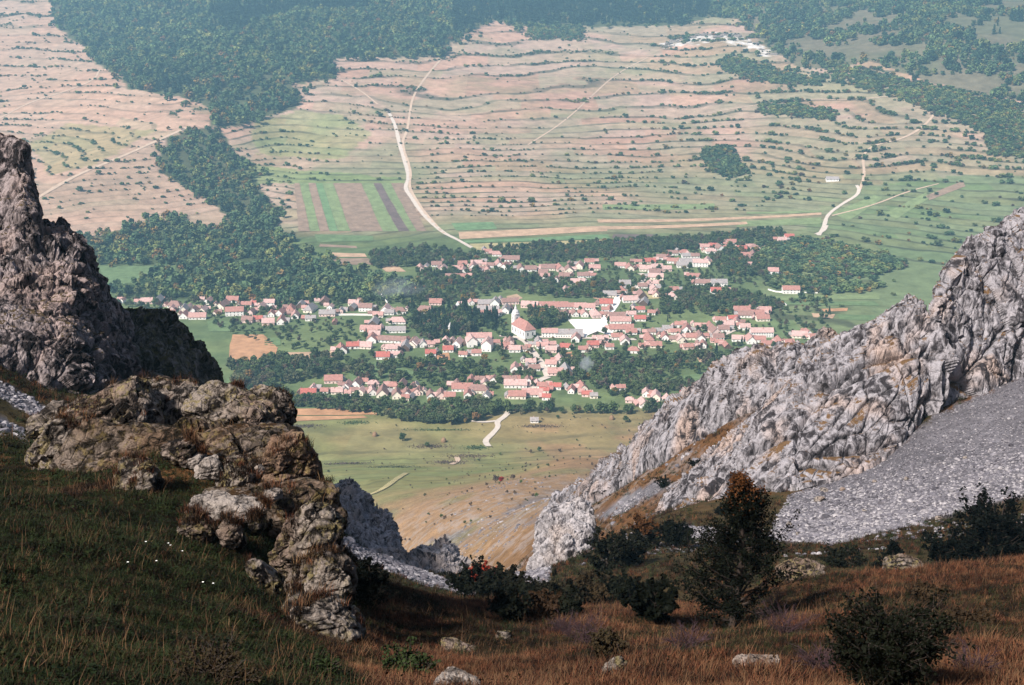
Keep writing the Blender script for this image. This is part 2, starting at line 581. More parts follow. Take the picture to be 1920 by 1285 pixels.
cov = mixc(cov, (0.088, 0.120, 0.052), vil)
cov = mixc(cov, (0.135, 0.165, 0.068), vil * sstep(nz3, 0.0, 0.4) * 0.7)
hill = sstep(-PY, -452, -425) * vil
cov = mixc(cov, (0.185, 0.185, 0.110), hill)
up = sstep(-PY, -365, -250) * vil
cov = mixc(cov, (0.365, 0.25, 0.195), np.maximum(up, hill * sstep(nz4, -0.1, 0.35) * 0.85) * (0.45 + 0.55 * sstep(nz3 + 0.6 * nz4, -.35, .25)))
lefth = inpoly(jx, jy, [(-300,-60),(100,-60),(180,120),(400,225),(300,260),(300,320),(430,400),(420,430),(300,412),(150,460),(-300,460)]) * vil
cov = mixc(cov, (0.37, 0.25, 0.185), lefth * (0.8 + 0.2 * sstep(nz3, -.3, .3)))
cov = mixc(cov, (0.22, 0.20, 0.085), inpoly(jx, jy, [(60,270),(130,230),(290,245),(200,300),(90,330)]) * vil * 0.6)
rgt = inpoly(jx, jy, [(1430,450),(1560,410),(1620,350),(1800,330),(2200,330),(2200,640),(1430,640)]) * vil
cov = mixc(cov, (0.130, 0.165, 0.082), rgt * 0.85)
cov = mixc(cov, (0.16, 0.20, 0.08), inpoly(jx, jy, [(440,300),(560,320),(760,335),(760,345),(450,345)]) * vil * 0.8)
cov = mixc(cov, (0.18, 0.22, 0.08), inpoly(jx, jy, [(470,235),(560,205),(640,215),(700,250),(640,300),(480,290)]) * vil * 0.55)
lim = inpoly(PX + 14 * n2(_xg, _yg, 25, 35, 3), PY + 8 * n2(_xg, _yg, 25, 36, 3), [(1240,82),(1285,68),(1330,62),(1372,60),(1420,78),(1455,105),(1440,108),(1390,84),(1330,76),(1270,90),(1240,92)]) * vil
cov = mixc(cov, (0.52, 0.48, 0.45), lim * sstep(n2(_xg, _yg, 14, 37, 3), -0.25, 0.1))
forest_m = np.zeros((NA, NR), bool)
for pg in FOREST:
    forest_m |= inpoly(jx, jy, pg) & (_rg > 1060)
cov = mixc(cov, (0.045, 0.060, 0.025), forest_m * np.where((PX > 1400) & (PY < 260), 0.72, 0.9))
scree_w = np.zeros((NA, NR))
for pg, (d0, d1) in SCREE:
    scree_w = np.maximum(scree_w, (inpoly(jx, jy, pg) & (PD > d0) & (PD < d1)) * 1.0)
far_scree = scree_w * (_rg > 200)
cov = mixc(cov, (0.12, 0.113, 0.125), scree_w * np.where(_rg > 200, 0.15 + 0.55 * sstep(n2(_xg / 1.0, _yg, 30, 51, 3), 0.0, 0.3), 1.0))
# terrace coordinate for the stepped fields of the far slope
def terrace(x, y, z):
    t = np.maximum(z, 0) + 5 * n2(x, y, 380, 61, 2) + 0.7 * n2(x, y, 60, 62, 2)
    return 15.0 * np.log(1 + np.maximum(t + 3, 0) / 32.0) + 0.9 * n2(x, y, 190, 63, 4) + 2.4 * n2(x, y, 800, 69, 2)
TZ = terrace(_xg, _yg, TH)
terr_w = np.maximum(sstep(_yg, 1690, 1850), rgt * sstep(_yg, 1150, 1250)) * (1 - lefth * 0.45) * (~forest_m) * (1 - lim)
terr_w = terr_w * (0.6 + 0.4 * sstep(n2(_xg, _yg, 300, 74, 3), -0.25, 0.15))
terr_w = np.maximum(terr_w, 0.5 * mead * (1 - vil))
stony = sstep(_rg, 150, 210) * sstep(-_rg, -720, -520)

def sheet(name, j0, j1, mat):
    idx = slice(j0, j1 + 1)
    V = np.stack([_xg[:, idx], _yg[:, idx], TH[:, idx]], -1)
    nj = V.shape[1]
    V = V.reshape(-1, 3)
    f = grid_faces(NA, nj)[:, ::-1]
    me = mesh(name, V, f)
    c4 = np.concatenate([cov[:, idx], np.ones((NA, nj, 1))], -1).reshape(-1, 4)
    vattr(me, 'cover', c4, 'FLOAT_COLOR')
    vattr(me, 'terrace', TZ[:, idx].ravel())
    vattr(me, 'terrace_weight', terr_w[:, idx].ravel())
    vattr(me, 'stony', stony[:, idx].ravel())
    o = obj(name, me, mat)
    return tag(o, kind='structure')

# near ground material
m = NT('mountainside_soil', 0.95, 0.08)
p = m.pos()
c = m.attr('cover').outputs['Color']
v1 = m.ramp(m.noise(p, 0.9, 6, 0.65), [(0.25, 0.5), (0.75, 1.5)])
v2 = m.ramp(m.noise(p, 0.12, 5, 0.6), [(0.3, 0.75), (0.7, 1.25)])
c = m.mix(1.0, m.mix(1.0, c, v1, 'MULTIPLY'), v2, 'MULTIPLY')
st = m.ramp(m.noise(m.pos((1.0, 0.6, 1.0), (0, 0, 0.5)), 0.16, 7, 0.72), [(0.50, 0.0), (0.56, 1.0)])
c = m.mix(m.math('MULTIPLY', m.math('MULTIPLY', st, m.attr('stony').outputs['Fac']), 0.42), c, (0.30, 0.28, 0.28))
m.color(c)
m.bump(m.noise(p, 1.6, 6, 0.7), 0.8, 0.5)
MAT_NEAR = m.m
# valley material: cover colour, terrace banks, strips of different fields
m = NT('valley_grass', 0.95, 0.06)
p = m.pos()
c = m.attr('cover').outputs['Color']
v1 = m.ramp(m.noise(p, 0.045, 6, 0.62), [(0.3, 0.72), (0.7, 1.28)])
v2 = m.ramp(m.noise(m.pos((1, 2.2, 1)), 0.25, 4, 0.7), [(0.3, 0.82), (0.7, 1.18)])
c = m.mix(1.0, m.mix(1.0, c, v1, 'MULTIPLY'), v2, 'MULTIPLY')
tz = m.attr('terrace').outputs['Fac']
tw = m.attr('terrace_weight').outputs['Fac']
tzz = m.math('ADD', tz, m.math('MULTIPLY', m.noise(p, 0.06, 3, 0.6), 0.12))
fr = m.math('FRACT', tzz)
fl = m.math('FLOOR', tzz)
sx = m.n('ShaderNodeSeparateXYZ'); m.l(p, sx.inputs[0])
cell = m.math('FLOOR', m.math('ADD', m.math('MULTIPLY', sx.outputs[0], 0.006), m.math('MULTIPLY', fl, 0.37)))
cmb = m.n('ShaderNodeCombineXYZ'); m.l(fl, cmb.inputs[0]); m.l(cell, cmb.inputs[1])
wh = m.n('ShaderNodeTexWhiteNoise', noise_dimensions='2D'); m.l(cmb.outputs[0], wh.inputs['Vector'])
tint = m.ramp(wh.outputs['Value'], [(0.0, (0.80, 0.92, 0.72)), (0.35, (1.0, 1.0, 1.0)), (0.7, (1.16, 1.02, 0.92)), (1.0, (0.95, 0.78, 0.7))])
c = m.mix(m.math('MULTIPLY', tw, 0.8), c, m.mix(1.0, c, tint, 'MULTIPLY'))
gap = m.ramp(m.noise(m.pos((0.7, 1, 1)), 0.010, 5, 0.7), [(0.40, 0.15), (0.53, 1.0)])
bank = m.ramp(fr, [(0.70, 0.0), (0.79, 1.0), (0.95, 1.0), (1.0, 0.0)])
bw = m.math('MULTIPLY', m.math('MULTIPLY', bank, tw), m.math('MULTIPLY', gap, 0.74))
c = m.mix(bw, c, (0.048, 0.050, 0.030))
m.color(c)
m.bump(m.math('MULTIPLY', m.ramp(fr, [(0.0, 0.0), (0.72, 0.15), (1.0, 1.0)]), tw), 0.4, 2.0)
MAT_VALLEY = m.m
J_SPLIT = int(np.searchsorted(RR, 700))
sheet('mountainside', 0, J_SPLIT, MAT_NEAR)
sheet('valley_ground', J_SPLIT, NR - 1, MAT_VALLEY)
# ================================================================== CLIFFS AND CRAGS
def resample(P, n):
    P = np.asarray(P, float)
    s = np.concatenate([[0], np.cumsum(np.linalg.norm(np.diff(P, axis=0), axis=1))])
    t = np.linspace(0, s[-1], n)
    return np.stack([np.interp(t, s, P[:, k]) for k in range(3)], -1)

def grid_normals(G):
    du = np.gradient(G, axis=0); dv = np.gradient(G, axis=1)
    n = np.cross(du, dv)
    return n / np.maximum(np.linalg.norm(n, axis=-1, keepdims=True), 1e-9)

def rot_to(bed):
    b = np.array(bed, float); b /= np.linalg.norm(b)
    a = np.cross(b, [0.3, 0.8, 0.5]); a /= np.linalg.norm(a)
    return np.stack([b, a, np.cross(b, a)])

def rock_relief(P, s, seed, bed=(0, 0, 1), stretch=3.0, plain=False, slab=0.0):
    """relief of fractured limestone, unit amplitude, feature size s"""
    R = rot_to(bed)
    q = (P @ R.T) / s
    q = q + 0.16 * np.stack([vnoise(q * 0.7 + 11.0, seed + 90), vnoise(q * 0.7 + 23.0, seed + 91), vnoise(q * 0.7 + 37.0, seed + 92)], -1)
    qs = q * np.array([1.0 / stretch, 1.0, 1.0])
    a = fbm(qs * 0.45, 3, seed)
    b = ridged(qs * 1.1, 4, seed + 5)
    F1, F2, ID, FC = worley(qs * 1.25, seed + 7)
    e = F2 - F1
    blocks = (ID - 0.5) * 0.7 + 1.1 * FC
    crack = -np.exp(-e / 0.07)
    G1, G2, GD, GF = worley(qs * 3.3 + 4.4, seed + 9)
    fine = (GD - 0.5) * 0.3 + 0.75 * GF - 0.4 * np.exp(-(G2 - G1) / 0.09)
    calm = sstep(fbm(q * 0.33 + 9.0, 2, seed + 15), -0.25, 0.3)       # broken stretches next to smooth slabs
    cleft = -np.exp(-np.abs(vnoise(q * np.array([0.10, 0.36, 0.36]) + 2.0, seed + 16)) / 0.075)
    ribs = vnoise(q * np.array([0.05, 0.20, 0.20]) + 4.0, seed + 19)
    steps = ridged(q * np.array([0.16, 0.5, 0.5]) + 7.0, 2, seed + 18)
    mid = 0.22 * b + 0.75 * blocks + 0.60 * crack + 0.45 * fine
    if plain:
        return 0.9 * a + 0.22 * b + 0.7 * blocks + 0.5 * crack + 0.42 * fine + 0.25 * fbm(q * 5.0, 3, seed + 12)
    rough = 0.9 * a + 0.6 * steps + 1.3 * ribs + 1.7 * cleft + mid * (0.35 + 0.85 * calm) + 0.22 * fbm(q * 5.0, 3, seed + 12)
    if np.max(slab) <= 0:
        return rough
    q = (P @ R.T) / s + 0.10 * (q - (P @ R.T) / s)
    q = q + 0.05 * np.stack([vnoise(q * 2.1, seed + 95), vnoise(q * 2.1 + 7, seed + 96), vnoise(q * 2.1 + 13, seed + 97)], -1)
    H1, H2, HD, HF = worley(q * np.array([0.085, 0.34, 0.26]) + 1.7, seed + 21)      # big clean plates set at different depths
    J1, J2, JD, JF = worley(q * np.array([0.30, 1.15, 0.9]) + 6.1, seed + 25)
    plates = 1.0 * (HD - 0.5) - 0.9 * np.exp(-(H2 - H1) / 0.035) + 0.38 * (JD - 0.5) + 1.3 * HF + 0.38 * JF - 0.42 * np.exp(-(J2 - J1) / 0.05) + 0.7 * a + 1.3 * ribs + 0.16 * (fine + 0.3 * blocks) * calm + 0.10 * fbm(q * 3.0, 4, seed + 27) + 1.1 * cleft
    k = slab * sstep(fbm(q * 0.22 + 3.0, 2, seed + 29), -0.7, -0.2)
    return rough * (1 - k) + plates * k

def cliff(name, crest, foot, nu, nv, thick, mat, amp=0.8, s=2.2, seed=1, bulge=1.0, bed=(0, 0, 1), stretch=3.0, drop=7.0, nb=None, slab=0.0):
    cr = resample([pt(*c) for c in crest], nu)
    ft = resample([pt(*c) for c in foot], nu)
    mid = 0.5 * (cr + ft)
    out = CAM - mid
    out[:, 2] = 0
    out /= np.linalg.norm(out, axis=1, keepdims=True)
    rows = []
    low = ft - np.array([0, 0, 3.0]) + out * 0.8
    rows.append(low)
    for k in range(nv):
        t = k / (nv - 1)
        rows.append(ft + (cr - ft) * t + out * (bulge * math.sin(math.pi * t) * (1 - 0.3 * t)) + np.array([0, 0, 1]) * bulge * 0.3 * math.sin(math.pi * t))
    nb = nb or max(10, nv // 3)
    for k in range(1, nb + 1):
        t = k / nb
        rows.append(cr - out * thick * math.sin(t * math.pi / 2) - np.array([0, 0, 1.0]) * drop * (1 - math.cos(t * math.pi / 2)) * 1.0)
    G = np.stack(rows, 1)                       # nu x rows x 3
    # both ends close: the body narrows to its middle line
    endw = np.minimum(np.arange(nu), np.arange(nu)[::-1]) / (0.05 * nu)
    endw = np.clip(endw, 0, 1)[:, None, None] ** 0.5
    core = G.mean(axis=1, keepdims=True) * np.array([1, 1, 0]) + np.array([0, 0, 1]) * (G[:, :, 2:3].min(axis=1, keepdims=True))
    core = np.broadcast_to(core, G.shape)
    G = core * (1 - endw) + G * endw
    N = grid_normals(G)
    if (N[nu // 2, nv // 2] @ (CAM - G[nu // 2, nv // 2])) < 0:
        N = -N
    V = G.reshape(-1, 3)
    N = N.reshape(-1, 3)
    tv = np.clip((np.arange(G.shape[1]) - 1) / (nv - 1), 0, 1)
    sw = slab * (1 - sstep(tv, 0.75, 1.0))
    h = rock_relief(V, s, seed, bed, stretch, slab=np.tile(sw, nu))
    V = V + N * (h * amp)[:, None]
    f = grid_faces(nu, G.shape[1])
    a, b, c_ = V[f[:, 0]], V[f[:, 1]], V[f[:, 2]]
    mi = (nu // 2) * (G.shape[1] - 1) + nv // 2
    if np.cross(b[mi] - a[mi], c_[mi] - a[mi]) @ (CAM - a[mi]) < 0:
        f = f[:, ::-1]
    me = mesh(name, V, f, smooth=False)
    o = obj(name, me, mat)
    return o

LT = (0.285, 0.268, 0.288)
MAT_CLIFF_R = mat_rock('grey_limestone', LT, (0.028, 0.025, 0.028), (0.40, 0.275, 0.21), 0.50, 1.6, (1.0, 1.0, 0.45), (0.2, 0.6, 0.2), grass=(0.17, 0.10, 0.05))
MAT_CLIFF_L = mat_rock('dark_limestone', (0.24, 0.20, 0.20), (0.014, 0.012, 0.013), (0.32, 0.225, 0.195), 0.52, 1.1, (1.0, 1.0, 0.5), (0.1, 0.2, 0.0), stain_amt=0.5, grass=(0.085, 0.06, 0.03))
MAT_MOSSY = mat_rock('mossy_limestone', (0.16, 0.14, 0.13), (0.016, 0.015, 0.008), (0.07, 0.052, 0.022), 0.54, 1.1, (1.0, 1.0, 0.5), (0.1, 0.2, 0.0), lichen=(0.09, 0.075, 0.025), grass=(0.10, 0.075, 0.028))
MAT_CRAG = mat_rock('pale_crag_limestone', (0.36, 0.335, 0.345), (0.045, 0.040, 0.045), (0.40, 0.32, 0.27), 0.47, 0.9, (1.0, 1.0, 0.45), (0.1, 0.1, 0.1))

tag(cliff('cliff_right_upper',
  [(1748,640,148),(1752,590,150),(1762,552,152),(1790,515,156),(1806,482,158),(1850,455,160),(1890,428,163),(1925,410,166),(1990,380,168)],
  [(1738,795,146),(1745,778,146.5),(1790,765,148),(1850,742,150),(1880,722,152),(1920,698,154),(1950,690,156),(2000,685,158)],
  190, 190, 12, MAT_CLIFF_R, 1.0, 2.6, 3, 1.2, (0.25, 0.1, 1.0), 3.0, 12, slab=0.9), kind='structure')
tag(cliff('cliff_right_slab',
  [(1225,992,150),(1290,945,150),(1340,905,149),(1390,850,149),(1430,800,150),(1470,752,151),(1510,707,152),(1560,657,153),(1620,612,153),(1660,580,153),(1700,553,153),(1735,560,152),(1765,590,151),(1772,650,150)],
  [(1232,1004,146),(1300,990,144),(1400,960,141),(1450,930,139.5),(1490,912,138.5),(1560,900,139.5),(1640,868,140.5),(1700,826,142.5),(1735,790,145),(1748,782,146),(1756,772,147)],
  460, 190, 9, MAT_CLIFF_R, 0.95, 2.3, 5, 1.3, (0.55, 0.1, 0.75), 3.2, 9, slab=1.0), kind='structure')
tag(cliff('cliff_right_rib',
  [(1225,950,186),(1250,925,185),(1285,895,182),(1340,850,178),(1400,795,174),(1450,745,172),(1500,700,170)],
  [(1230,962,178),(1265,945,172),(1315,912,166),(1370,866,164),(1420,806,162),(1470,757,162),(1505,712,162)],
  230, 70, 6, MAT_CLIFF_R, 0.8, 2.0, 9, 0.8, (0.6, 0.1, 0.6), 3.0, 6), kind='structure')
tag(cliff('cliff_right_crest',
  [(1030,952,280),(1060,925,270),(1100,900,262),(1140,870,250),(1170,835,240),(1200,802,232),(1245,774,224),(1300,740,215),(1340,717,210),(1400,674,203),(1440,666,200),(1490,652,196),(1520,657,194),(1543,628,192),(1560,642,190),(1590,655,186)],
  [(1035,956,276),(1080,938,256),(1130,905,242),(1170,884,232),(1230,860,219),(1300,830,209),(1360,794,203),(1420,754,196),(1470,722,191),(1510,702,187),(1550,685,181),(1590,665,180)],
  420, 120, 10, MAT_CLIFF_R, 1.25, 2.8, 11, 1.0, (0.45, 0.2, 0.9), 3.2, 10, slab=0.6), kind='structure')
tag(cliff('cliff_left_tower',
  [(-45,252,104),(0,256,102),(30,262,100),(48,275,99.5),(56,310,99),(66,355,98),(69,395,97.5),(66,422,97)],
  [(-45,500,92),(0,500,92),(20,490,92),(40,475,92),(55,455,93),(62,440,93),(68,430,94)],
  130, 150, 7, MAT_CLIFF_L, 0.5, 1.6, 21, 0.8, (0.05, 0, 1), 2.6, 9), kind='structure')
tag(cliff('cliff_left_wall',
  [(-45,425,98),(10,432,97),(60,415,97),(88,413,97),(120,424,97),(150,440,97),(163,470,97),(172,505,98),(200,540,99),(228,575,100),(241,640,100),(250,695,100)],
  [(-45,690,81),(0,698,81),(60,725,82),(100,742,83),(150,750,85),(200,752,87),(235,755,89),(248,755,92)],
  260, 200, 9, MAT_CLIFF_L, 0.75, 1.7, 23, 1.4, (0.15, 0, 1), 2.8, 10), kind='structure')
tag(cliff('cliff_left_mossy',
  [(222,590,107),(240,580,109),(262,584,110),(300,592,112),(340,615,113),(375,645,114),(400,670,115),(418,700,115),(426,735,114)],
  [(232,755,93),(270,765,95),(320,773,97),(370,778,100),(410,775,104),(427,765,108)],
  200, 130, 7, MAT_MOSSY, 0.65, 1.6, 25, 1.0, (0.3, 0, 1), 3.5, 9), kind='structure')
tag(cliff('crag',
  [(1000,1066,138),(1008,1005,139),(1026,962,140),(1052,938,141),(1085,943,141),(1104,965,140),(1114,1030,139)],
  [(1003,1090,134),(1025,1100,132),(1050,1095,131),(1070,1090,131),(1090,1080,132),(1114,1070,134)],
  110, 120, 5, MAT_CRAG, 0.62, 1.0, 31, 1.0, (0.15, 0, 1), 3.0, 9), 'pale jagged limestone crag standing in the gully above the dark bushes', 'crag', 'crags in the gully')
tag(cliff('crag',
  [(608,945,132),(625,912,130.5),(640,904,130),(655,898,129.5),(672,906,129),(684,930,128),(692,958,128),(706,966,127),(722,962,126),(738,985,125),(752,1020,123.5),(765,1048,122),(778,1066,121)],
  [(612,1010,121),(640,1026,118),(680,1046,115),(710,1061,113),(740,1074,112),(776,1084,111)],
  150, 110, 5, MAT_CRAG, 0.6, 0.95, 33, 0.8, (0.1, 0, 1), 3.0, 9), 'grey jagged crag with two pinnacles right of the lichen-covered outcrop', 'crag', 'crags in the gully')
tag(cliff('crag',
  [(766,1046,127),(778,1024,128),(795,1012,129),(815,1016,129.5),(832,1006,130),(852,1020,130),(870,1052,128)],
  [(772,1082,117),(800,1090,116),(830,1092,116),(850,1087,117),(872,1080,118)],
  100, 60, 4, MAT_CRAG, 0.55, 0.9, 35, 0.7, (0.1, 0, 1), 2.6, 7), 'low grey crag closing the gully below the tan slope', 'crag', 'crags in the gully')

# ------------------------------------------------------------------ boulders
def ico(sub):
    import bmesh
    bm = bmesh.new()
    bmesh.ops.create_icosphere(bm, subdivisions=sub, radius=1.0)
    V = np.array([v.co[:] for v in bm.verts]); F = np.array([[v.index for v in f.verts] for f in bm.faces])
    bm.free()
    return V, F
ICO = {k: ico(k) for k in (1, 2, 3, 4, 5, 6)}

def boulder_mesh(name, size, seed, sub=5, amp=0.18, s=0.5, cuts=6, bed=(1, 0.2, 0.4)):
    V, F = ICO[sub]
    r = np.random.default_rng(seed)
    P = V.copy()
    P = np.sign(P) * np.abs(P) ** 0.8                      # a little boxy
    for k in range(cuts):                                  # planar fractures
        n = r.normal(size=3); n /= np.linalg.norm(n)
        d = 0.55 + 0.3 * r.random()
        q = P @ n - d
        P = P - np.where(q > 0, q * 0.85, 0)[:, None] * n
    P = P * np.asarray(size)[None, :]
    h = rock_relief(P + seed * 7.7, s * float(np.mean(size)) * 1.3, seed, bed, 1.8, True)
    N = V / np.asarray(size)[None, :]
    N /= np.linalg.norm(N, axis=1, keepdims=True)
    P = P + N * (h * amp * float(np.mean(size)))[:, None]
    return mesh(name, P, F, smooth=False)

MAT_OUT = mat_rock('lichened_boulder_stone', (0.25, 0.208, 0.18), (0.009, 0.007, 0.006), (0.13, 0.072, 0.046), 0.525, 0.42, lichen=(0.20, 0.16, 0.075), bump=0.9, stain_amt=0.6)
MAT_OUT_RED = mat_rock('rust_lichened_stone', (0.19, 0.125, 0.09), (0.013, 0.008, 0.006), (0.19, 0.065, 0.026), 0.49, 0.42, lichen=(0.22, 0.16, 0.07), bump=0.9, stain_amt=0.95)
MAT_PALE = mat_rock('pale_boulder_stone', (0.29, 0.25, 0.225), (0.018, 0.014, 0.012), (0.20, 0.13, 0.095), 0.49, 0.4, bump=0.8)

def boulder(px, py, d, w, h, dep, rz, mat, label, seed, group='boulders of the grassy outcrop', tilt=0.0, amp=0.16, sub=5, cat='boulder'):
    """w, h: apparent half sizes in photo pixels; dep: half depth as a fraction of the half width"""
    c = pt(px, py, d)
    k = d / FPX
    sz = (w * k, w * k * dep, h * k)
    me = boulder_mesh('boulder', sz, seed, sub if w >= 30 else 4, amp)
    o = obj('boulder', me, mat, loc=c, rot=(0.25, tilt, rz))
    return tag(o, label, cat, group)

B = boulder
B(185,815,31.5,128,98,0.8,0.2,MAT_OUT,'large rounded lichened boulder at the upper left of the outcrop',101,tilt=-0.25,sub=6)
B(110,845,30.5,55,60,0.9,0.5,MAT_OUT,'rounded boulder at the left end of the outcrop beside the scree',102)
B(300,780,33,90,62,0.9,0.1,MAT_OUT,'broad boulder forming the middle top of the outcrop',103,tilt=0.1)
B(450,795,32,98,75,0.8,-0.3,MAT_OUT,'big domed boulder at the upper right of the outcrop',104,tilt=0.35,sub=6)
B(505,770,33,50,50,0.9,0.3,MAT_OUT,'dark angular boulder on the right shoulder of the outcrop',105,tilt=0.5)
B(555,888,28.3,68,80,0.8,0.2,MAT_OUT_RED,'rust-red lichen-covered boulder on the right edge of the outcrop',106,tilt=0.3,sub=6)
B(250,905,25.6,52,46,0.8,-0.2,MAT_OUT,'squat boulder half sunk in grass at the outcrop foot',107)
B(345,850,27.6,40,38,0.9,0.4,MAT_OUT,'small brown boulder in the grassy middle of the outcrop',108)
B(395,880,26.2,25,30,0.9,0.3,MAT_PALE,'pale pointed boulder standing in the middle of the outcrop',109,tilt=0.3)
B(446,893,26.2,46,34,0.8,0.0,MAT_OUT,'grey boulder right of the pale pointed one',110,tilt=0.2)
B(365,862,27.4,20,16,0.9,0.0,MAT_PALE,'little pale stone in the dry grass of the outcrop',118)
B(428,950,24.2,72,15,0.5,0.1,MAT_PALE,'long flat pale slab across the outcrop',111,tilt=0.12)
B(512,925,25.0,18,13,0.9,0.6,MAT_PALE,'small white stone beside the rust-red boulder',119)
B(368,990,22.8,36,28,0.9,0.3,MAT_OUT,'pale-faced boulder below the flat slab, left one',112,tilt=0.3)
B(436,1000,22.8,28,32,0.9,-0.2,MAT_OUT,'upright boulder below the flat slab, right one',113)
B(482,985,23.2,16,24,0.9,0.1,MAT_OUT,'narrow upright stone beside the grassy cleft of the outcrop',120)
B(574,1035,22.8,74,104,0.75,0.15,MAT_OUT,'tall grey boulder column on the right face of the outcrop',114,tilt=0.1,sub=6)
B(612,1098,20.6,46,56,0.8,0.5,MAT_OUT,'broken block at the foot of the grey column',121)
B(494,1085,20.4,24,50,0.9,0.2,MAT_OUT,'narrow leaning slab left of the grey column',115,tilt=-0.5)
B(614,1172,18.0,84,70,0.85,0.3,MAT_OUT,'big mottled boulder at the lower end of the outcrop',116,tilt=0.55,sub=6)
B(650,1275,15.6,44,28,0.9,0.0,MAT_OUT,'lichened boulder cut by the bottom edge below the outcrop',117)
CORE = mat_rock('earthy_outcrop_rock', (0.165, 0.13, 0.108), (0.012, 0.009, 0.006), (0.13, 0.07, 0.035), 0.51, 0.42, lichen=(0.15, 0.11, 0.045), bump=0.9, grass=(0.055, 0.03, 0.013))
B(330,872,29.8,225,98,0.5,0.1,CORE,'earthy rock mass in the middle of the outcrop',141,sub=6)
B(505,985,26.2,125,122,0.55,0.2,CORE,'earthy rock mass behind the flat slab',142,tilt=0.5,sub=6)
B(585,1112,21.8,78,100,0.6,0.2,CORE,'earthy rock joining the grey column to the mottled boulder',143,tilt=0.4)
for i, (x, y, hw, lab) in enumerate([(1545,922,9,'pale block at the upper edge of the scree below the slab'),(1580,920,7,'white block right of another near the slab foot'),(1537,940,11,'grey block in the scree behind the tall tree'),
        (1620,960,6,'small block in the lower middle of the scree'),(1700,900,6,'small block in the middle of the scree'),(1760,975,8,'pale block at the lower scree edge near the black tree'),(1480,985,8,'white block at the left foot of the scree'),
        (1810,860,5,'small pale block high on the scree'),(1850,950,7,'pale block at the lower right scree edge'),(1640,905,5,'small block just below the slab shadow'),(1498,1003,7,'white block in the lowest corner of the scree')]):
    g = stand(x, y, 128)
    hh = hw * float((g - CAM) @ FW) / FPX
    tag(obj('scree_block', boulder_mesh('scree_block', (hh, hh * 0.8, hh * 0.65), 150 + i, 4, 0.12), MAT_PALE, loc=g + np.array([0, 0, hh * 0.2]), rot=(0, 0.2, i * 1.3)), lab, 'boulder', 'big blocks lying in the scree')
g2 = 'loose rocks in the brown grass'
B(1152,1262,13.6,24,38,0.9,0.3,MAT_OUT,'upright pointed rock near the bottom edge in brown grass',131,g2,tilt=0.1)
B(1420,1250,14.2,44,13,0.8,0.1,MAT_PALE,'low pale flat rock in grass near the bottom right',132,g2)
B(862,1218,22.0,38,13,0.8,0.2,MAT_OUT,'low flat rock lying in grass left of centre',133,g2,tilt=0.3)
B(942,1195,24.6,20,15,0.8,0.2,MAT_OUT,'small lumpy rock in brown grass near the centre',134,g2)
B(860,1282,11.4,50,9,0.8,0.0,MAT_PALE,'flat stone at the bottom edge left of centre',135,g2)
B(1130,1212,26,16,7,0.8,0.0,MAT_OUT,'tiny dark rock in the grass right of centre',136,g2)
B(1500,1074,52,46,11,0.8,0.0,MAT_OUT,'long low dark rock on the crest of the brown slope',137,g2)
B(1690,1068,50,52,10,0.8,0.0,MAT_OUT,'low rounded rock ledge on the right crest of the brown slope',138,g2)
B(1405,1246,14.6,20,9,0.8,0.4,MAT_PALE,'small pale stone beside the low flat rock',139,g2)

# ------------------------------------------------------------------ instanced stuff (stones, grass, woods)
def proto_collection(name, objs):
    c = bpy.data.collections.new(name)
    for o in objs:
        c.objects.link(o)
    return c

def scatter(name, P, S, RZ, ID, coll, label=None, cat=None, tilt=None):
    """one 'stuff' object: a copy of a prototype on every point"""
    n = len(P)
    me = bpy.data.meshes.new(name)
    me.vertices.add(n)
    me.vertices.foreach_set('co', np.asarray(P, np.float32).ravel())
    S = np.asarray(S, np.float32)
    if S.ndim == 1:
        S = np.stack([S, S, S], -1)
    R = np.zeros((n, 3), np.float32)
    R[:, 2] = RZ
    if tilt is not None:
        R[:, :2] = tilt
    vattr(me, 'pscale', S, 'FLOAT_VECTOR')
    vattr(me, 'prot', R, 'FLOAT_VECTOR')
    vattr(me, 'pid', ID, 'INT')
    o = obj(name, me)
    ng = bpy.data.node_groups.new(name + '_scatter', 'GeometryNodeTree')
    ng.interface.new_socket('Geometry', in_out='INPUT', socket_type='NodeSocketGeometry')
    ng.interface.new_socket('Geometry', in_out='OUTPUT', socket_type='NodeSocketGeometry')
    N = ng.nodes
    gi, go = N.new('NodeGroupInput'), N.new('NodeGroupOutput')
    ci = N.new('GeometryNodeCollectionInfo')
    ci.inputs['Collection'].default_value = coll
    ci.inputs['Separate Children'].default_value = True
    ci.inputs['Reset Children'].default_value = True
    io = N.new('GeometryNodeInstanceOnPoints')
    io.inputs['Pick Instance'].default_value = True
    def at(nm, t):
        a = N.new('GeometryNodeInputNamedAttribute'); a.data_type = t
        a.inputs['Name'].default_value = nm
        return a.outputs['Attribute']
    L = ng.links.new
    L(gi.outputs[0], io.inputs['Points'])
    L(ci.outputs[0], io.inputs['Instance'])
    L(at('pid', 'INT'), io.inputs['Instance Index'])
    er = N.new('FunctionNodeEulerToRotation')
    L(at('prot', 'FLOAT_VECTOR'), er.inputs[0])
    L(er.outputs[0], io.inputs['Rotation'])
    L(at('pscale', 'FLOAT_VECTOR'), io.inputs['Scale'])
    L(io.outputs[0], go.inputs[0])
    md = o.modifiers.new('scatter', 'NODES')
    md.node_group = ng
    tag(o, label, cat, kind='stuff')
    return o

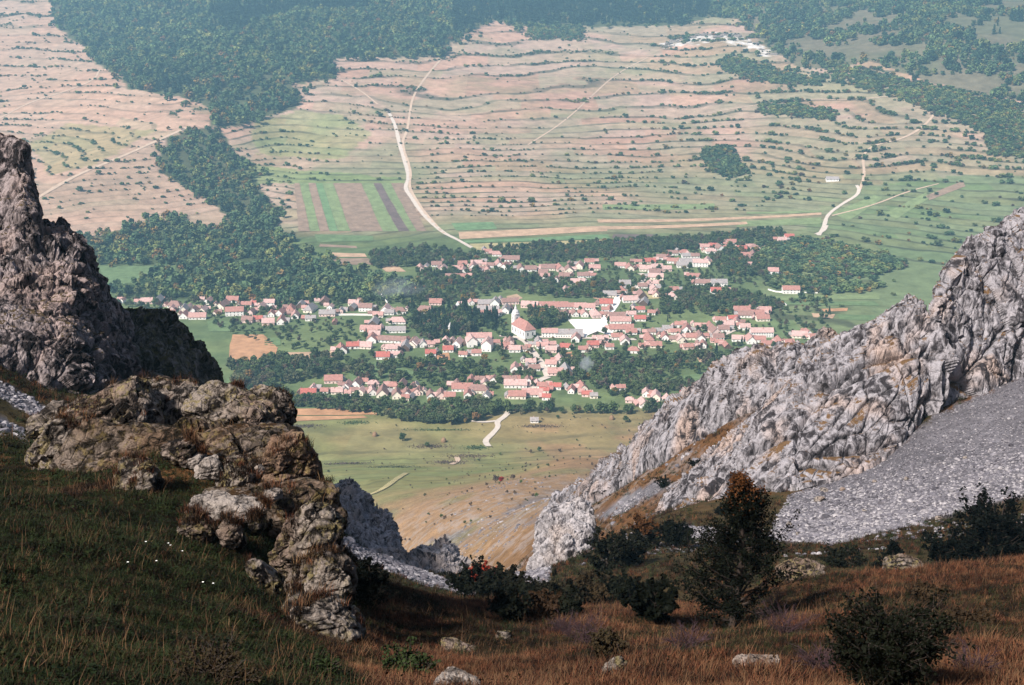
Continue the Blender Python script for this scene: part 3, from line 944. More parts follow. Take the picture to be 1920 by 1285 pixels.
MAT_SCREE = NT('scree_stone', 0.95, 0.1)
_m = MAT_SCREE
_m.color(_m.mix(1.0, _m.ramp(_m.rnd(), [(0, (0.09, 0.085, 0.10)), (0.6, (0.17, 0.16, 0.178)), (1, (0.31, 0.29, 0.30))]), _m.ramp(_m.noise(_m.pos(), 3.0, 4), [(0.3, 0.6), (0.7, 1.3)]), 'MULTIPLY'))
MAT_SCREE = _m.m
stones = []
for k in range(6):
    me = boulder_mesh('scree_stone', (1.0, 0.75, 0.55), 300 + k, 2, 0.12, 0.6, 7)
    stones.append(obj('scree_stone_%d' % k, me, MAT_SCREE, link=False))
_m = NT('dark_scree_stone', 0.95, 0.1)
_m.color(_m.mix(1.0, _m.ramp(_m.rnd(), [(0, (0.045, 0.042, 0.050)), (0.7, (0.105, 0.098, 0.112)), (1, (0.22, 0.205, 0.215))]), _m.ramp(_m.noise(_m.pos(), 3.0, 4), [(0.3, 0.6), (0.7, 1.3)]), 'MULTIPLY'))
for k in range(6):
    stones.append(obj('scree_stone_x%d' % k, stones[k].data.copy(), link=False))
    stones[-1].data.materials.clear(); stones[-1].data.materials.append(_m.m)
STONES = proto_collection('scree_stones', stones)

def scatter_pts(n, r0, r1, az0=-27, az1=27):
    r = np.sqrt(rng.random(n) * (r1 * r1 - r0 * r0) + r0 * r0)
    a = np.radians(az0 + (az1 - az0) * rng.random(n))
    x, y = r * np.sin(a), r * np.cos(a)
    return np.stack([x, y, ground(x, y)], -1), r

P, r = scatter_pts(330000, 42, 190)
px, py, pd = proj(P)
pjx = px + 8 * n2(P[:, 0], P[:, 1], 6, 32, 3); pjy = py + 6 * n2(P[:, 0], P[:, 1], 6, 34, 3)
keep = np.zeros(len(P), bool)
for pg, (d0, d1) in SCREE[:6] + SCREE[7:]:
    keep |= inpoly(pjx, pjy, pg) & (pd > d0) & (pd < d1)
edge = (n2(P[:, 0], P[:, 1], 12, 55, 3) > 0.28) & (r > 75) & (r < 170) & (px > 880) & (rng.random(len(P)) < 0.10)
keep |= edge
P = P[keep]; px, py, pd = proj(P)
big = rng.random(len(P))
s = 0.10 + 0.16 * rng.random(len(P)) ** 2 + np.where(big > 0.985, 0.35 * rng.random(len(P)), 0) + np.where(py > 960, 0.05, 0)
low = np.where(px > 1200, sstep(py + 0.25 * (px - 1600), 850, 985), 0.95) + 0.45 * n2(P[:, 0], P[:, 1], 5, 57, 3)
sid = rng.integers(0, 6, len(P)) + np.where(rng.random(len(P)) < np.clip(0.15 + 0.7 * low, 0.1, 0.95), 0, 6)
s = s * (0.68 + 0.42 * np.clip(low, 0, 1))
scatter('scree', P - np.array([0, 0, 0.03]), s, rng.random(len(P)) * 6.28, sid, STONES,
        'grey limestone scree spilling down below the cliffs', 'scree', tilt=(rng.random((len(P), 2)) - 0.5) * 0.8)
# scattered stones on the lower mountainside
P, r = scatter_pts(26000, 180, 640, -14, 22)
px, py, pd = proj(P)
w = n2(P[:, 0], P[:, 1], 34, 71, 3) + 0.5 * n2(P[:, 0], P[:, 1], 9, 72, 2)
keep = (w > 0.2) & (px > 780) & (px < 1400) & (rng.random(len(P)) < 0.5)
P = P[keep]
s = (0.25 + 0.7 * rng.random(len(P)) ** 4)
scatter('hillside_stones', P, s, rng.random(len(P)) * 6.28, rng.integers(0, 6, len(P)), STONES, 'pale stones strewn over the lower mountainside', 'stones')
# ================================================================== FIELDS, ROADS
def patch(name, poly, mat, n=14, lift=0.45, dmin=700):
    """a field laid over the ground; poly: 4 photo corners (tl, tr, br, bl)"""
    c = land([p[0] for p in poly], [p[1] for p in poly], dmin)[:, :2]
    u, v = np.meshgrid(np.linspace(0, 1, n), np.linspace(0, 1, n), indexing='ij')
    u = u[..., None]; v = v[..., None]
    X = c[0]*(1-u)*(1-v) + c[1]*u*(1-v) + c[2]*u*v + c[3]*(1-u)*v
    wob = 1.2 * np.stack([n2(X[..., 0], X[..., 1], 30, 5), n2(X[..., 0], X[..., 1], 30, 6)], -1)
    X = X + wob
    Z = ground(X[..., 0], X[..., 1]) + lift
    V = np.concatenate([X, Z[..., None]], -1).reshape(-1, 3)
    o = obj(name, mesh(name, V, grid_faces(n, n)), mat)
    return tag(o, kind='structure')

def mat_field(name, col, row=(0, 0, 0), freq=0.25, var=0.3):
    m = NT(name, 0.95, 0.05)
    p = m.pos()
    wv = m.n('ShaderNodeTexWave', wave_type='BANDS')
    wv.inputs['Scale'].default_value = freq
    wv.inputs['Distortion'].default_value = 3.0
    wv.inputs['Detail'].default_value = 3.0
    m.l(m.pos((1, 1, 1), row), wv.inputs['Vector'])
    a = m.ramp(wv.outputs['Fac'], [(0.2, 1 - var * 0.6), (0.8, 1 + var * 0.5)])
    b = m.ramp(m.noise(p, 0.08, 6, 0.65), [(0.3, 1 - var), (0.7, 1 + var)])
    m.color(m.mix(1.0, m.mix(1.0, col, a, 'MULTIPLY'), b, 'MULTIPLY'))
    return m.m
F_GREEN = mat_field('crop_green', (0.165, 0.205, 0.095))
F_BRIGHT = mat_field('crop_bright_green', (0.125, 0.195, 0.092))
F_BROWN = mat_field('ploughed_brown', (0.235, 0.165, 0.12))
F_DARK = mat_field('ploughed_dark', (0.13, 0.095, 0.085))
F_TAN = mat_field('stubble_tan', (0.40, 0.27, 0.18))
F_ORANGE = mat_field('stubble_orange', (0.38, 0.21, 0.115), (0, 0, 1.57))
F_PALE = mat_field('hay_meadow_pale', (0.33, 0.28, 0.145))
F_LAWN = mat_field('meadow_lawn', (0.115, 0.165, 0.075))

TX = [552,562,578,592,605,625,678,700,715,733,757]
BX = [560,582,600,618,635,658,718,748,768,782,800]
CL = [F_BROWN,F_GREEN,F_BROWN,F_BRIGHT,F_GREEN,F_BROWN,F_GREEN,F_DARK,F_GREEN,F_BROWN]
for k in range(10):
    patch('crop_strip', [(TX[k],344),(TX[k+1]-0.5,344),(BX[k+1]-0.5,434),(BX[k],434)], CL[k])
for poly, mt in [
  ([(757,395),(776,393),(799,432),(776,432)], F_DARK),
  ([(846,419),(925,417),(932,430),(856,433)], F_BRIGHT),
  ([(860,436),(1135,424),(1140,434),(862,449)], F_TAN),
  ([(868,452),(1140,440),(1145,448),(874,456)], F_BRIGHT),
  ([(880,458),(1130,450),(1150,462),(890,470)], F_PALE),
  ([(1120,412),(1540,399),(1540,403),(1122,418)], F_TAN),
  ([(1130,425),(1400,416),(1402,421),(1132,431)], F_TAN),
  ([(1150,440),(1225,440),(1222,447),(1148,447)], F_DARK),
  ([(1390,415),(1540,408),(1540,420),(1380,426)], F_GREEN),
  ([(1400,398),(1545,395),(1545,398),(1400,402)], F_GREEN),
  ([(1130,384),(1340,382),(1340,392),(1130,394)], F_GREEN),
  ([(600,458),(668,462),(670,466),(598,463)], F_BROWN),
  ([(612,474),(684,476),(688,483),(616,482)], F_TAN),
  ([(622,485),(690,485),(706,497),(636,497)], F_BROWN),
  ([(712,500),(745,498),(762,510),(724,510)], F_TAN),
  ([(590,440),(700,443),(700,452),(595,455)], F_LAWN),
  ([(436,628),(494,628),(520,652),(430,652)], F_ORANGE),
  ([(430,652),(522,652),(505,690),(428,684)], F_ORANGE),
  ([(496,634),(526,634),(526,648),(496,650)], F_LAWN),
  ([(530,662),(625,660),(625,673),(522,673)], F_TAN),
  ([(425,710),(464,706),(464,732),(425,733)], F_LAWN),
  ([(466,706),(500,702),(498,722),(466,726)], F_BROWN),
  ([(514,768),(702,766),(706,778),(518,780)], F_ORANGE),
  ([(514,782),(680,780),(690,784),(520,792)], F_ORANGE),
  ([(185,500),(330,500),(326,528),(200,534)], F_LAWN),
  ([(645,684),(720,678),(790,702),(660,716)], F_LAWN),
  ([(388,602),(436,602),(432,622),(392,622)], F_LAWN),
  ([(1275,706),(1355,694),(1350,716),(1300,722)], F_LAWN),
  ([(818,664),(842,662),(846,684),(822,686)], F_ORANGE),
  ([(806,672),(818,668),(820,690),(812,690)], F_DARK),
  ([(1058,662),(1072,660),(1076,674),(1060,674)], F_ORANGE),
  ([(1112,676),(1130,682),(1138,698),(1124,700)], F_TAN),
  ([(1112,560),(1112,556),(1140,560),(1138,566)], F_TAN),
  ([(1468,566),(1640,566),(1650,574),(1470,572)], F_LAWN),
  ([(1450,556),(1650,552),(1650,562),(1460,564)], F_GREEN),
  ([(1522,588),(1566,590),(1562,598),(1526,596)], F_TAN),
  ([(1540,580),(1590,578),(1588,584),(1545,585)], F_ORANGE),
  ([(1570,590),(1640,592),(1640,602),(1575,600)], F_LAWN),
  ([(1735,368),(1805,340),(1810,350),(1742,376)], F_BROWN),
  ([(1560,400),(1640,366),(1655,372),(1590,415)], F_GREEN),
  ([(1660,400),(1735,362),(1745,370),(1680,412)], F_GREEN),
  ([(950,556),(970,552),(980,560),(955,566)], F_TAN),
  ([(1300,660),(1318,664),(1328,680),(1312,680)], F_TAN),
  ([(1324,670),(1340,672),(1336,682),(1326,682)], F_TAN),
  ([(1190,548),(1260,545),(1270,560),(1180,562)], F_PALE),
  ([(995,610+0),(1000,607),(1002,609),(998,613)], F_LAWN)]:
    patch('field', poly, mt)

MAT_ROAD = mat_plain('pale_gravel', (0.50, 0.43, 0.37), 0.12, 0.2)
MAT_TRACK = mat_plain('dirt_track', (0.46, 0.34, 0.25), 0.15, 0.1)
MAT_SQUARE = mat_plain('white_gravel', (0.72, 0.68, 0.64), 0.10, 0.15)
def smooth_path(pts, n=None):
    p = np.asarray(pts, float)
    for _ in range(3):
        q = np.empty((2 * len(p), 2))
        q[0::2][:-1] = 0.75 * p[:-1] + 0.25 * p[1:] if False else q[0::2][:-1]
        a = 0.75 * p[:-1] + 0.25 * p[1:]; b = 0.25 * p[:-1] + 0.75 * p[1:]
        p = np.concatenate([[p[0]], np.stack([a, b], 1).reshape(-1, 2), [p[-1]]])
    return p
def ribbon(name, pts, width, mat, lift=0.6, dmin=700):
    p = smooth_path(pts)
    W = land(p[:, 0], p[:, 1], dmin)[:, :2]
    s = np.concatenate([[0], np.cumsum(np.linalg.norm(np.diff(W, axis=0), axis=1))])
    n = max(8, int(s[-1] / 6))
    t = np.linspace(0, s[-1], n)
    W = np.stack([np.interp(t, s, W[:, 0]), np.interp(t, s, W[:, 1])], -1)
    T = np.gradient(W, axis=0); T /= np.maximum(np.linalg.norm(T, axis=1, keepdims=True), 1e-6)
    Nn = np.stack([-T[:, 1], T[:, 0]], -1)
    ww = width * (1 + 0.25 * n2(W[:, 0], W[:, 1], 25, 81))
    cols = [W + Nn * (ww * f)[:, None] for f in (-0.5, -0.17, 0.17, 0.5)]
    X = np.stack(cols, 1)
    Z = ground(X[..., 0], X[..., 1]) + lift
    V = np.concatenate([X, Z[..., None]], -1).reshape(-1, 3)
    return tag(obj(name, mesh(name, V, grid_faces(n, 4)), mat), kind='structure')
def c4(*p):  return [(600 + x / 3, 420 + y / 3) for x, y in p]
def c5(*p):  return [(1100 + x / 3, 420 + y / 3) for x, y in p]
def c3(*p):  return [(150 + x / 3, 420 + y / 3) for x, y in p]
ribbon('road', [(886,466),(858,450),(832,438),(806,416),(786,394),(772,372),(758,352),(768,334),(758,300),(748,268),(742,236),(726,206)], 7, MAT_ROAD)
ribbon('track', [(832,438),(800,405),(778,372),(766,350),(772,322),(752,270),(764,246),(768,214),(774,180),(800,142),(832,106),(838,96)], 5, MAT_TRACK)
ribbon('track', [(708,196),(676,170),(640,150)], 4, MAT_TRACK)
ribbon('road', [(1535,442),(1546,424),(1550,404),(1580,382),(1606,368),(1612,356),(1606,348)], 6, MAT_ROAD)
ribbon('track', [(1612,356),(1622,330),(1616,290),(1640,272),(1690,262),(1730,240),(1752,215)], 5, MAT_TRACK)
ribbon('track', [(1296,218),(1400,200),(1500,186),(1590,188),(1660,182),(1740,177)], 3.5, MAT_TRACK)
ribbon('track', [(990,272),(1060,228),(1120,170),(1160,136),(1215,108)], 3.5, MAT_TRACK)
ribbon('track', [(1560,405),(1640,385),(1700,360),(1760,345)], 3.5, MAT_TRACK)
ribbon('track', [(0,222),(60,190),(130,170),(178,150),(186,132)], 5, MAT_TRACK)
ribbon('track', [(70,372),(140,330),(220,298),(300,262),(350,240)], 7, MAT_TRACK)
ribbon('path', [(956,770),(946,783),(930,792),(936,800),(922,816),(908,828),(916,838)], 5.5, MAT_ROAD)
ribbon('path', [(884,790),(905,793),(932,790)], 4, MAT_ROAD)
ribbon('path', [(856,858),(860,866),(846,872)], 4, MAT_TRACK)
ribbon('path', [(762,888),(742,900),(716,920),(690,930)], 4, F_PALE)
ribbon('road', c4((1105,640),(1160,662),(1180,705),(1225,755),(1262,805),(1283,860)), 8, MAT_ROAD)
ribbon('road', c4((1283,862),(1235,880),(1205,905),(1190,930)), 8, MAT_ROAD)
ribbon('road', c4((1590,560),(1610,520),(1650,480),(1672,430),(1685,400)), 9, MAT_SQUARE)
ribbon('road', c4((1672,400),(1720,398),(1768,362),(1810,330),(1830,292),(1800,280)), 7, MAT_ROAD)
ribbon('road', c3((1430,510),(1540,509),(1655,511)), 5, MAT_ROAD)
ribbon('road', c4((1010,630),(1110,640),(1230,636),(1400,640),(1640,648),(1780,652)), 7, MAT_ROAD)
ribbon('road', c5((770,625),(830,600),(880,570),(905,565)), 7, MAT_ROAD)
ribbon('road', c5((1290,60),(1335,40),(1350,10)), 6, MAT_ROAD)
for poly in (c4((1392,540),(1600,540),(1625,580),(1480,640)), c4((1470,590),(1600,560),(1680,650),(1540,600)), c4((1330,600),(1480,590),(1500,642),(1330,640))):
    patch('village_square', poly, MAT_SQUARE, 10, 0.75 + 0.15 * rng.random())

# ================================================================== TREES OF THE VALLEY
def leaf_quads(C, size, up=0.4, seed=0, aspect=1.0):
    r = np.random.default_rng(seed)
    n = len(C)
    nrm = r.normal(size=(n, 3)); nrm[:, 2] = np.abs(nrm[:, 2]) + up
    nrm /= np.linalg.norm(nrm, axis=1, keepdims=True)
    a = np.cross(nrm, r.normal(size=(n, 3))); a /= np.linalg.norm(a, axis=1, keepdims=True)
    b = np.cross(nrm, a)
    s = (np.asarray(size) * (0.7 + 0.6 * r.random(n)))[:, None]
    V = np.stack([C - a*s*aspect - b*s*0.5, C + a*s*0.2*aspect - b*s*0.8, C + a*s*aspect + b*s*0.3, C - a*s*0.3*aspect + b*s*0.8], 1).reshape(-1, 3)
    return V, np.arange(4 * n).reshape(-1, 4)

def crown_points(n, rx, rz, z0, seed, clumps=14, spread=0.38, shape='round'):
    r = np.random.default_rng(seed)
    c = r.normal(size=(clumps, 3)); c /= np.linalg.norm(c, axis=1, keepdims=True)
    c *= (0.35 + 0.4 * r.random((clumps, 1)))
    c[:, 2] = np.where(c[:, 2] < -0.35, -c[:, 2], c[:, 2])
    k = r.integers(0, clumps, n)
    d = r.normal(size=(n, 3)); d /= np.linalg.norm(d, axis=1, keepdims=True)
    rad = spread * (0.65 + 0.45 * r.random(clumps))[k] * (0.75 + 0.3 * r.random(n))
    P = c[k] + d * rad[:, None]
    P *= np.array([rx, rx, rz])
    if shape == 'cone':
        t = r.random(n) ** 0.8
        a = r.random(n) * 6.283
        rr = rx * (1 - t) * (0.75 + 0.3 * r.random(n)) * (0.8 + 0.2 * np.sin(t * 40))
        P = np.stack([rr*np.cos(a), rr*np.sin(a), (t * 2 - 1) * rz], -1)
    if shape == 'column':
        P[:, 2] *= 1.0
    P[:, 2] += z0 + rz * 0.9
    return P

def trunk_mesh(h, r0, n=6):
    a = np.linspace(0, 2 * np.pi, n, endpoint=False)
    V = []
    for z, k in ((-0.6, 1.3), (0.0, 1.15), (h * 0.5, 0.8), (h, 0.45)):
        V.append(np.stack([r0*k*np.cos(a) + 0.05*z, r0*k*np.sin(a), np.full(n, z)], -1))
    V = np.concatenate(V)
    F = [[i*n+j, i*n+(j+1) % n, (i+1)*n+(j+1) % n, (i+1)*n+j] for i in range(3) for j in range(n)]
    return mesh('trunk', V, F)

LEAF_FOREST = mat_foliage('forest_leaves', [(0.028,0.055,0.034),(0.070,0.115,0.056),(0.115,0.165,0.070),(0.050,0.085,0.046),(0.17,0.18,0.065),(0.080,0.125,0.058)], stand=True)
LEAF_VILLAGE = mat_foliage('garden_leaves', [(0.038,0.064,0.030),(0.056,0.084,0.036),(0.080,0.108,0.040),(0.050,0.072,0.036),(0.095,0.092,0.052),(0.062,0.092,0.034)])
LEAF_AUTUMN = mat_foliage('autumn_leaves', [(0.20,0.125,0.04),(0.17,0.13,0.04),(0.19,0.10,0.045),(0.16,0.14,0.05)])
LEAF_CONIFER = mat_foliage('conifer_needles', [(0.022,0.044,0.030),(0.030,0.054,0.034),(0.036,0.060,0.034)])
LEAF_BROWN = mat_foliage('bare_brown_twigs', [(0.095,0.070,0.055),(0.080,0.060,0.050),(0.11,0.075,0.05)])
BARK = mat_plain('tree_bark', (0.075, 0.055, 0.042), 0.3, 3.0)

def tree_proto(name, mat, n, rx, rz, leaf, seed, shape='round', clumps=14, trunk_h=1.2):
    C = crown_points(n, rx, rz, trunk_h, seed, clumps, shape=shape)
    V, F = leaf_quads(C, leaf, 0.5, seed)
    me = mesh('crown', V, F, smooth=False)
    me.materials.append(mat)
    return me, trunk_mesh(trunk_h + rz * 0.9, 0.09 * rx + 0.05)

KINDS = []      # (crown mesh, trunk mesh): each about 8 m tall
for k in range(4):
    KINDS.append(tree_proto('broadleaf', LEAF_VILLAGE, 420, 3.6, 3.6, 0.62, 500 + k, clumps=16))
KINDS.append(tree_proto('autumn', LEAF_AUTUMN, 380, 3.2, 3.4, 0.6, 510))
KINDS.append(tree_proto('conifer', LEAF_CONIFER, 420, 2.4, 5.2, 0.62, 511, 'cone'))
KINDS.append(tree_proto('brown', LEAF_BROWN, 300, 3.4, 3.4, 0.45, 512))
def proto_objs(name, kinds):
    out = []
    for i, (cm, tm) in enumerate(kinds):
        V = np.array([v.co[:] for v in cm.vertices]); F = np.array([p.vertices[:] for p in cm.polygons])
        me = mesh(name, V, F, smooth=False)
        me.materials.append(cm.materials[0])
        out.append(obj('%s_%02d' % (name, i), me, link=False))
    return out
VTREES = proto_collection('valley_trees', proto_objs('valley_tree', KINDS))
FK = [tree_proto('f', LEAF_FOREST, 110, 3.8, 3.8, 1.15, 520 + k, clumps=9, trunk_h=0.2) for k in range(4)]
FK.append(tree_proto('f', LEAF_AUTUMN, 100, 3.4, 3.4, 1.1, 530, clumps=8, trunk_h=0.2))
FK.append(tree_proto('f', LEAF_CONIFER, 110, 2.6, 6.0, 1.1, 531, 'cone', trunk_h=0.2))
FK.append(tree_proto('f', LEAF_BROWN, 90, 3.4, 2.8, 0.95, 532, clumps=8, trunk_h=0.1))
FTREES = proto_collection('forest_trees', proto_objs('forest_tree', FK))

# woods of the far slope (nobody could count them)
P, r = scatter_pts(150000, 1250, 5200, -25, 25)
px, py, pd = proj(P)
qx = px + 20 * n2(P[:, 0], P[:, 1], 70, 31, 3) + 5 * rng.standard_t(2.5, size=len(P)); qy = py + 10 * n2(P[:, 0], P[:, 1], 70, 33, 3) + 2.2 * rng.standard_t(2.5, size=len(P))
inf = inpoly(qx, qy, FOREST[0]) | inpoly(qx, qy, FOREST[1])
clear = inpoly(qx, qy, [(262,54),(285,50),(312,56),(300,64),(264,62)]) | inpoly(qx, qy, [(1240,80),(1290,55),(1380,52),(1470,110),(1450,125),(1390,90),(1300,88)])
thin = inpoly(qx, qy, [(1400,40),(1500,10),(1960,40),(1960,210),(1500,160)]) & (n2(P[:, 0], P[:, 1], 90, 66, 3) > 0.06)
glade = (px < 560) & (py > 455) & (n2(P[:, 0], P[:, 1], 80, 67, 3) > 0.30)
topr = inpoly(px, py, [(1800,-40),(2000,-40),(2000,90),(1880,70)]) & (n2(P[:, 0], P[:, 1], 120, 68, 2) > 0.0)
keep = inf & ~clear & ~thin & ~glade & ~topr & (rng.random(len(P)) < np.where(py > 400, 0.85, np.where(py > 240, 0.75, 0.55)))
P, px, py, r = P[keep], px[keep], py[keep], r[keep]
kind = rng.integers(0, 4, len(P))
con = inpoly(px, py, [(850,-40),(850,70),(930,40),(1000,52),(1280,48),(1330,30),(1330,-40)]) | (n2(P[:, 0], P[:, 1], 240, 64, 2) > 0.42)
aut = rng.random(len(P)) < np.where((px < 560) & (py > 150), 0.09, 0.04) * (1 + 1.5 * (n2(P[:, 0], P[:, 1], 120, 65, 2) > 0.1))
kind = np.where(aut, 4, kind)
kind = np.where(con & (rng.random(len(P)) < 0.85), 5, kind)
s = np.clip(np.exp(rng.normal(size=len(P)) * 0.33), 0.45, 2.0) * np.where(py > 240, 1.2, 1.6)
scatter('forest', P, s, rng.random(len(P)) * 6.28, kind, FTREES, 'blue-green mixed forest with yellowing trees over the far hillside', 'forest')

# shrubs and hedges along the terrace banks
P, r = scatter_pts(300000, 1350, 4300, -25, 25)
px, py, pd = proj(P)
tz = terrace(P[:, 0], P[:, 1], P[:, 2])
fr = (tz + 0.06) % 1.0
nb = 1.25 * n2(P[:, 0], P[:, 1], 150, 91, 3) + 0.6 * n2(P[:, 0], P[:, 1], 30, 92, 2)
free = ~(inpoly(px, py, FOREST[0]) | inpoly(px, py, FOREST[1])) & ~inpoly(px, py, [(545,340),(760,338),(815,440),(550,440)]) & ~inpoly(px, py, [(840,412),(1560,392),(1560,430),(880,470)]) & ~inpoly(px, py, [(600,440),(720,440),(760,512),(620,512)])
zone = ((py < 430) | ((px > 1420) & (py < 590)))
rt = 1.3 * np.clip((px - 1150) / 450, 0, 1) * (py < 400) + 0.55 * (px < 420) * (py < 330) + 0.5 * inpoly(px, py, [(430,235),(560,225),(640,260),(600,320),(450,320)])
onbank = np.abs(fr - 0.87) < 0.08
pr = np.where(onbank, 0.10 + 0.90 * np.clip(nb * 2.3 + 0.18 + 0.6 * rt, 0, 1), 0.003 + 0.035 * np.clip(nb * 2 - 0.6 + 0.8 * rt, 0, 1))
keep = free & zone & (rng.random(len(P)) < pr * 0.75)
# named thickets on the right-hand slopes
thick = np.zeros(len(P), bool)
for pg in ([(1340,118),(1380,108),(1450,130),(1520,150),(1550,140),(1545,158),(1480,160),(1400,150)], [(1315,282),(1360,276),(1385,300),(1400,330),(1345,328),(1318,310)],
           [(1422,200),(1500,198),(1568,214),(1560,224),(1430,214)], [(1560,120),(1700,150),(1920,200),(1920,260),(1850,250),(1700,190),(1560,150)], [(1840,240),(1920,210),(1920,300),(1860,290)],
           [(1430,462),(1500,450),(1600,470),(1680,490),(1700,500),(1640,520),(1560,520),(1420,500)], [(1440,520),(1560,525),(1640,545),(1560,550),(1450,540)],
           [(995,52),(1090,54),(1092,74),(1000,72)]):
    thick |= inpoly(px + 5 * rng.normal(size=len(P)), py + 3 * rng.normal(size=len(P)), pg)
keep |= thick & (rng.random(len(P)) < 0.85)
P, px, py = P[keep], px[keep], py[keep]
kind = rng.integers(0, 4, len(P))
u = rng.random(len(P))
kind = np.where(u < 0.10, 4, np.where(u < 0.20, 6, kind))
s = np.exp(rng.normal(size=len(P)) * 0.38) * np.where(thick[keep], 0.95, 0.48 + 0.28 * np.clip((px - 1100) / 350, 0, 1))
s = np.clip(s, 0.2, 1.5)
scatter('hedge_shrubs', P, np.stack([s * 1.45, s, s * 0.85], -1), rng.normal(size=len(P)) * 0.3, kind, FTREES, 'dark shrubs and hedges lining the terraces of the far slope', 'shrubs')
# ================================================================== THE VILLAGE
def mat_roof(name, col):
    m = NT(name, 0.85, 0.15)
    p = m.pos(obj=True)
    wv = m.n('ShaderNodeTexWave', wave_type='BANDS'); wv.bands_direction = 'X'
    wv.inputs['Scale'].default_value = 1.1; wv.inputs['Distortion'].default_value = 0.6
    m.l(p, wv.inputs['Vector'])
    a = m.ramp(wv.outputs['Fac'], [(0.0, 0.85), (0.6, 1.08)])
    b = m.ramp(m.noise(m.pos(), 0.55, 5, 0.65), [(0.3, 0.72), (0.7, 1.22)])
    m.color(m.mix(1.0, m.mix(1.0, col, a, 'MULTIPLY'), b, 'MULTIPLY'))
    return m.m
ROOFS = {'salmon': mat_roof('roof_salmon_tiles', (0.40, 0.235, 0.21)), 'terracotta': mat_roof('roof_terracotta_tiles', (0.33, 0.165, 0.14)),
         'pale pink': mat_roof('roof_pale_pink_tiles', (0.45, 0.30, 0.275)), 'red': mat_roof('roof_red_tiles', (0.36, 0.115, 0.095)),
         'grey': mat_roof('roof_grey_sheet', (0.28, 0.25, 0.245)), 'brown': mat_roof('roof_brown_tiles', (0.25, 0.15, 0.13))}
WALLS = {'white': mat_plain('whitewashed_wall', (0.72, 0.69, 0.66), 0.07, 0.5), 'cream': mat_plain('cream_wall', (0.72, 0.64, 0.54), 0.1, 0.5),
         'pink': mat_plain('pink_wall', (0.66, 0.48, 0.44), 0.1, 0.5), 'wooden': mat_plain('dark_board_wall', (0.10, 0.065, 0.05), 0.25, 1.5)}
M_WIN = mat_plain('dark_window_glass', (0.035, 0.035, 0.045), 0.1, 1.0, 0.25)
M_CHIM = mat_plain('chimney_brick', (0.42, 0.24, 0.19), 0.2, 2.0)
M_DOOR = mat_plain('brown_door', (0.13, 0.075, 0.05), 0.2, 2.0)

def box_mesh(name, x0, x1, y0, y1, z0, z1):
    V = [(x, y, z) for z in (z0, z1) for x, y in ((x0,y0),(x1,y0),(x1,y1),(x0,y1))]
    return mesh(name, V, [(3,2,1,0),(4,5,6,7),(0,1,5,4),(1,2,6,5),(2,3,7,6),(3,0,4,7)], smooth=False)
WIN = box_mesh('window', -.5, .5, -.06, .06, 0, 1); WIN.materials.append(M_WIN)
CHIM = box_mesh('chimney', -.35, .35, -.35, .35, -1.2, 1.0); CHIM.materials.append(M_CHIM)
DOOR = box_mesh('door', -.5, .5, -.06, .06, 0, 2.0); DOOR.materials.append(M_DOOR)

def wall_mesh(L, W, hw, hr, hip):
    l, w = L/2, W/2
    V = [(-l,-w,-2.5),(l,-w,-2.5),(l,w,-2.5),(-l,w,-2.5),(-l,-w,hw),(l,-w,hw),(l,w,hw),(-l,w,hw)]
    F = [(0,1,5,4),(2,3,7,6)]
    me = bpy.data.meshes.new('wall')
    if hip:
        F += [(1,2,6,5),(3,0,4,7)]
    else:
        V += [(-l,0,hw+hr),(l,0,hw+hr)]
        F += [(1,2,6,9,5),(3,0,4,8,7)]
    me.from_pydata(V, [], F); me.update()
    return me
def roof_mesh(L, W, hw, hr, hip, ov=0.55):
    l, w = L/2 + ov*0.8, W/2 + ov
    e = hw - ov * hr / (W/2); t = 0.22
    rl = l if not hip else max(0.6, l - w*0.85)
    def shell(dz, s=0.0):
        return [(-l,-w,e+dz),(l,-w,e+dz),(l,w,e+dz),(-l,w,e+dz),(-rl,0,hw+hr+dz),(rl,0,hw+hr+dz)]
    V = shell(0.06) + shell(0.06 + t)
    F = [(6,7,11,10),(8,9,10,11),(7,8,11),(9,6,10), (0,4,5,1),(2,5,4,3), (0,1,7,6),(1,2,8,7),(2,3,9,8),(3,0,6,9)]
    if not hip:     # open gable: slabs only
        F = [(6,7,11,10),(8,9,10,11),(0,4,5,1),(2,5,4,3),(0,1,7,6),(2,3,9,8),(1,5,11,7),(5,2,8,11),(3,4,10,9),(4,0,6,10)]
    me = bpy.data.meshes.new('roof')
    me.from_pydata(V, [], F); me.update()
    return me

HOUSES = []      # (x, y) of every house, for the trees to keep clear
ORD = ['first','second','third','fourth','fifth','sixth','seventh','eighth','ninth','tenth','eleventh','twelfth','thirteenth','fourteenth','fifteenth','sixteenth','seventeenth','eighteenth','nineteenth','twentieth']
TENS = {2:'twenty', 3:'thirty', 4:'forty', 5:'fifty', 6:'sixty', 7:'seventy'}
def ordinal(n):
    if n <= 20: return ORD[n-1]
    t, u = divmod(n, 10)
    return TENS[t] + '-' + ORD[u-1] if u else TENS[t][:-1] + 'ieth'

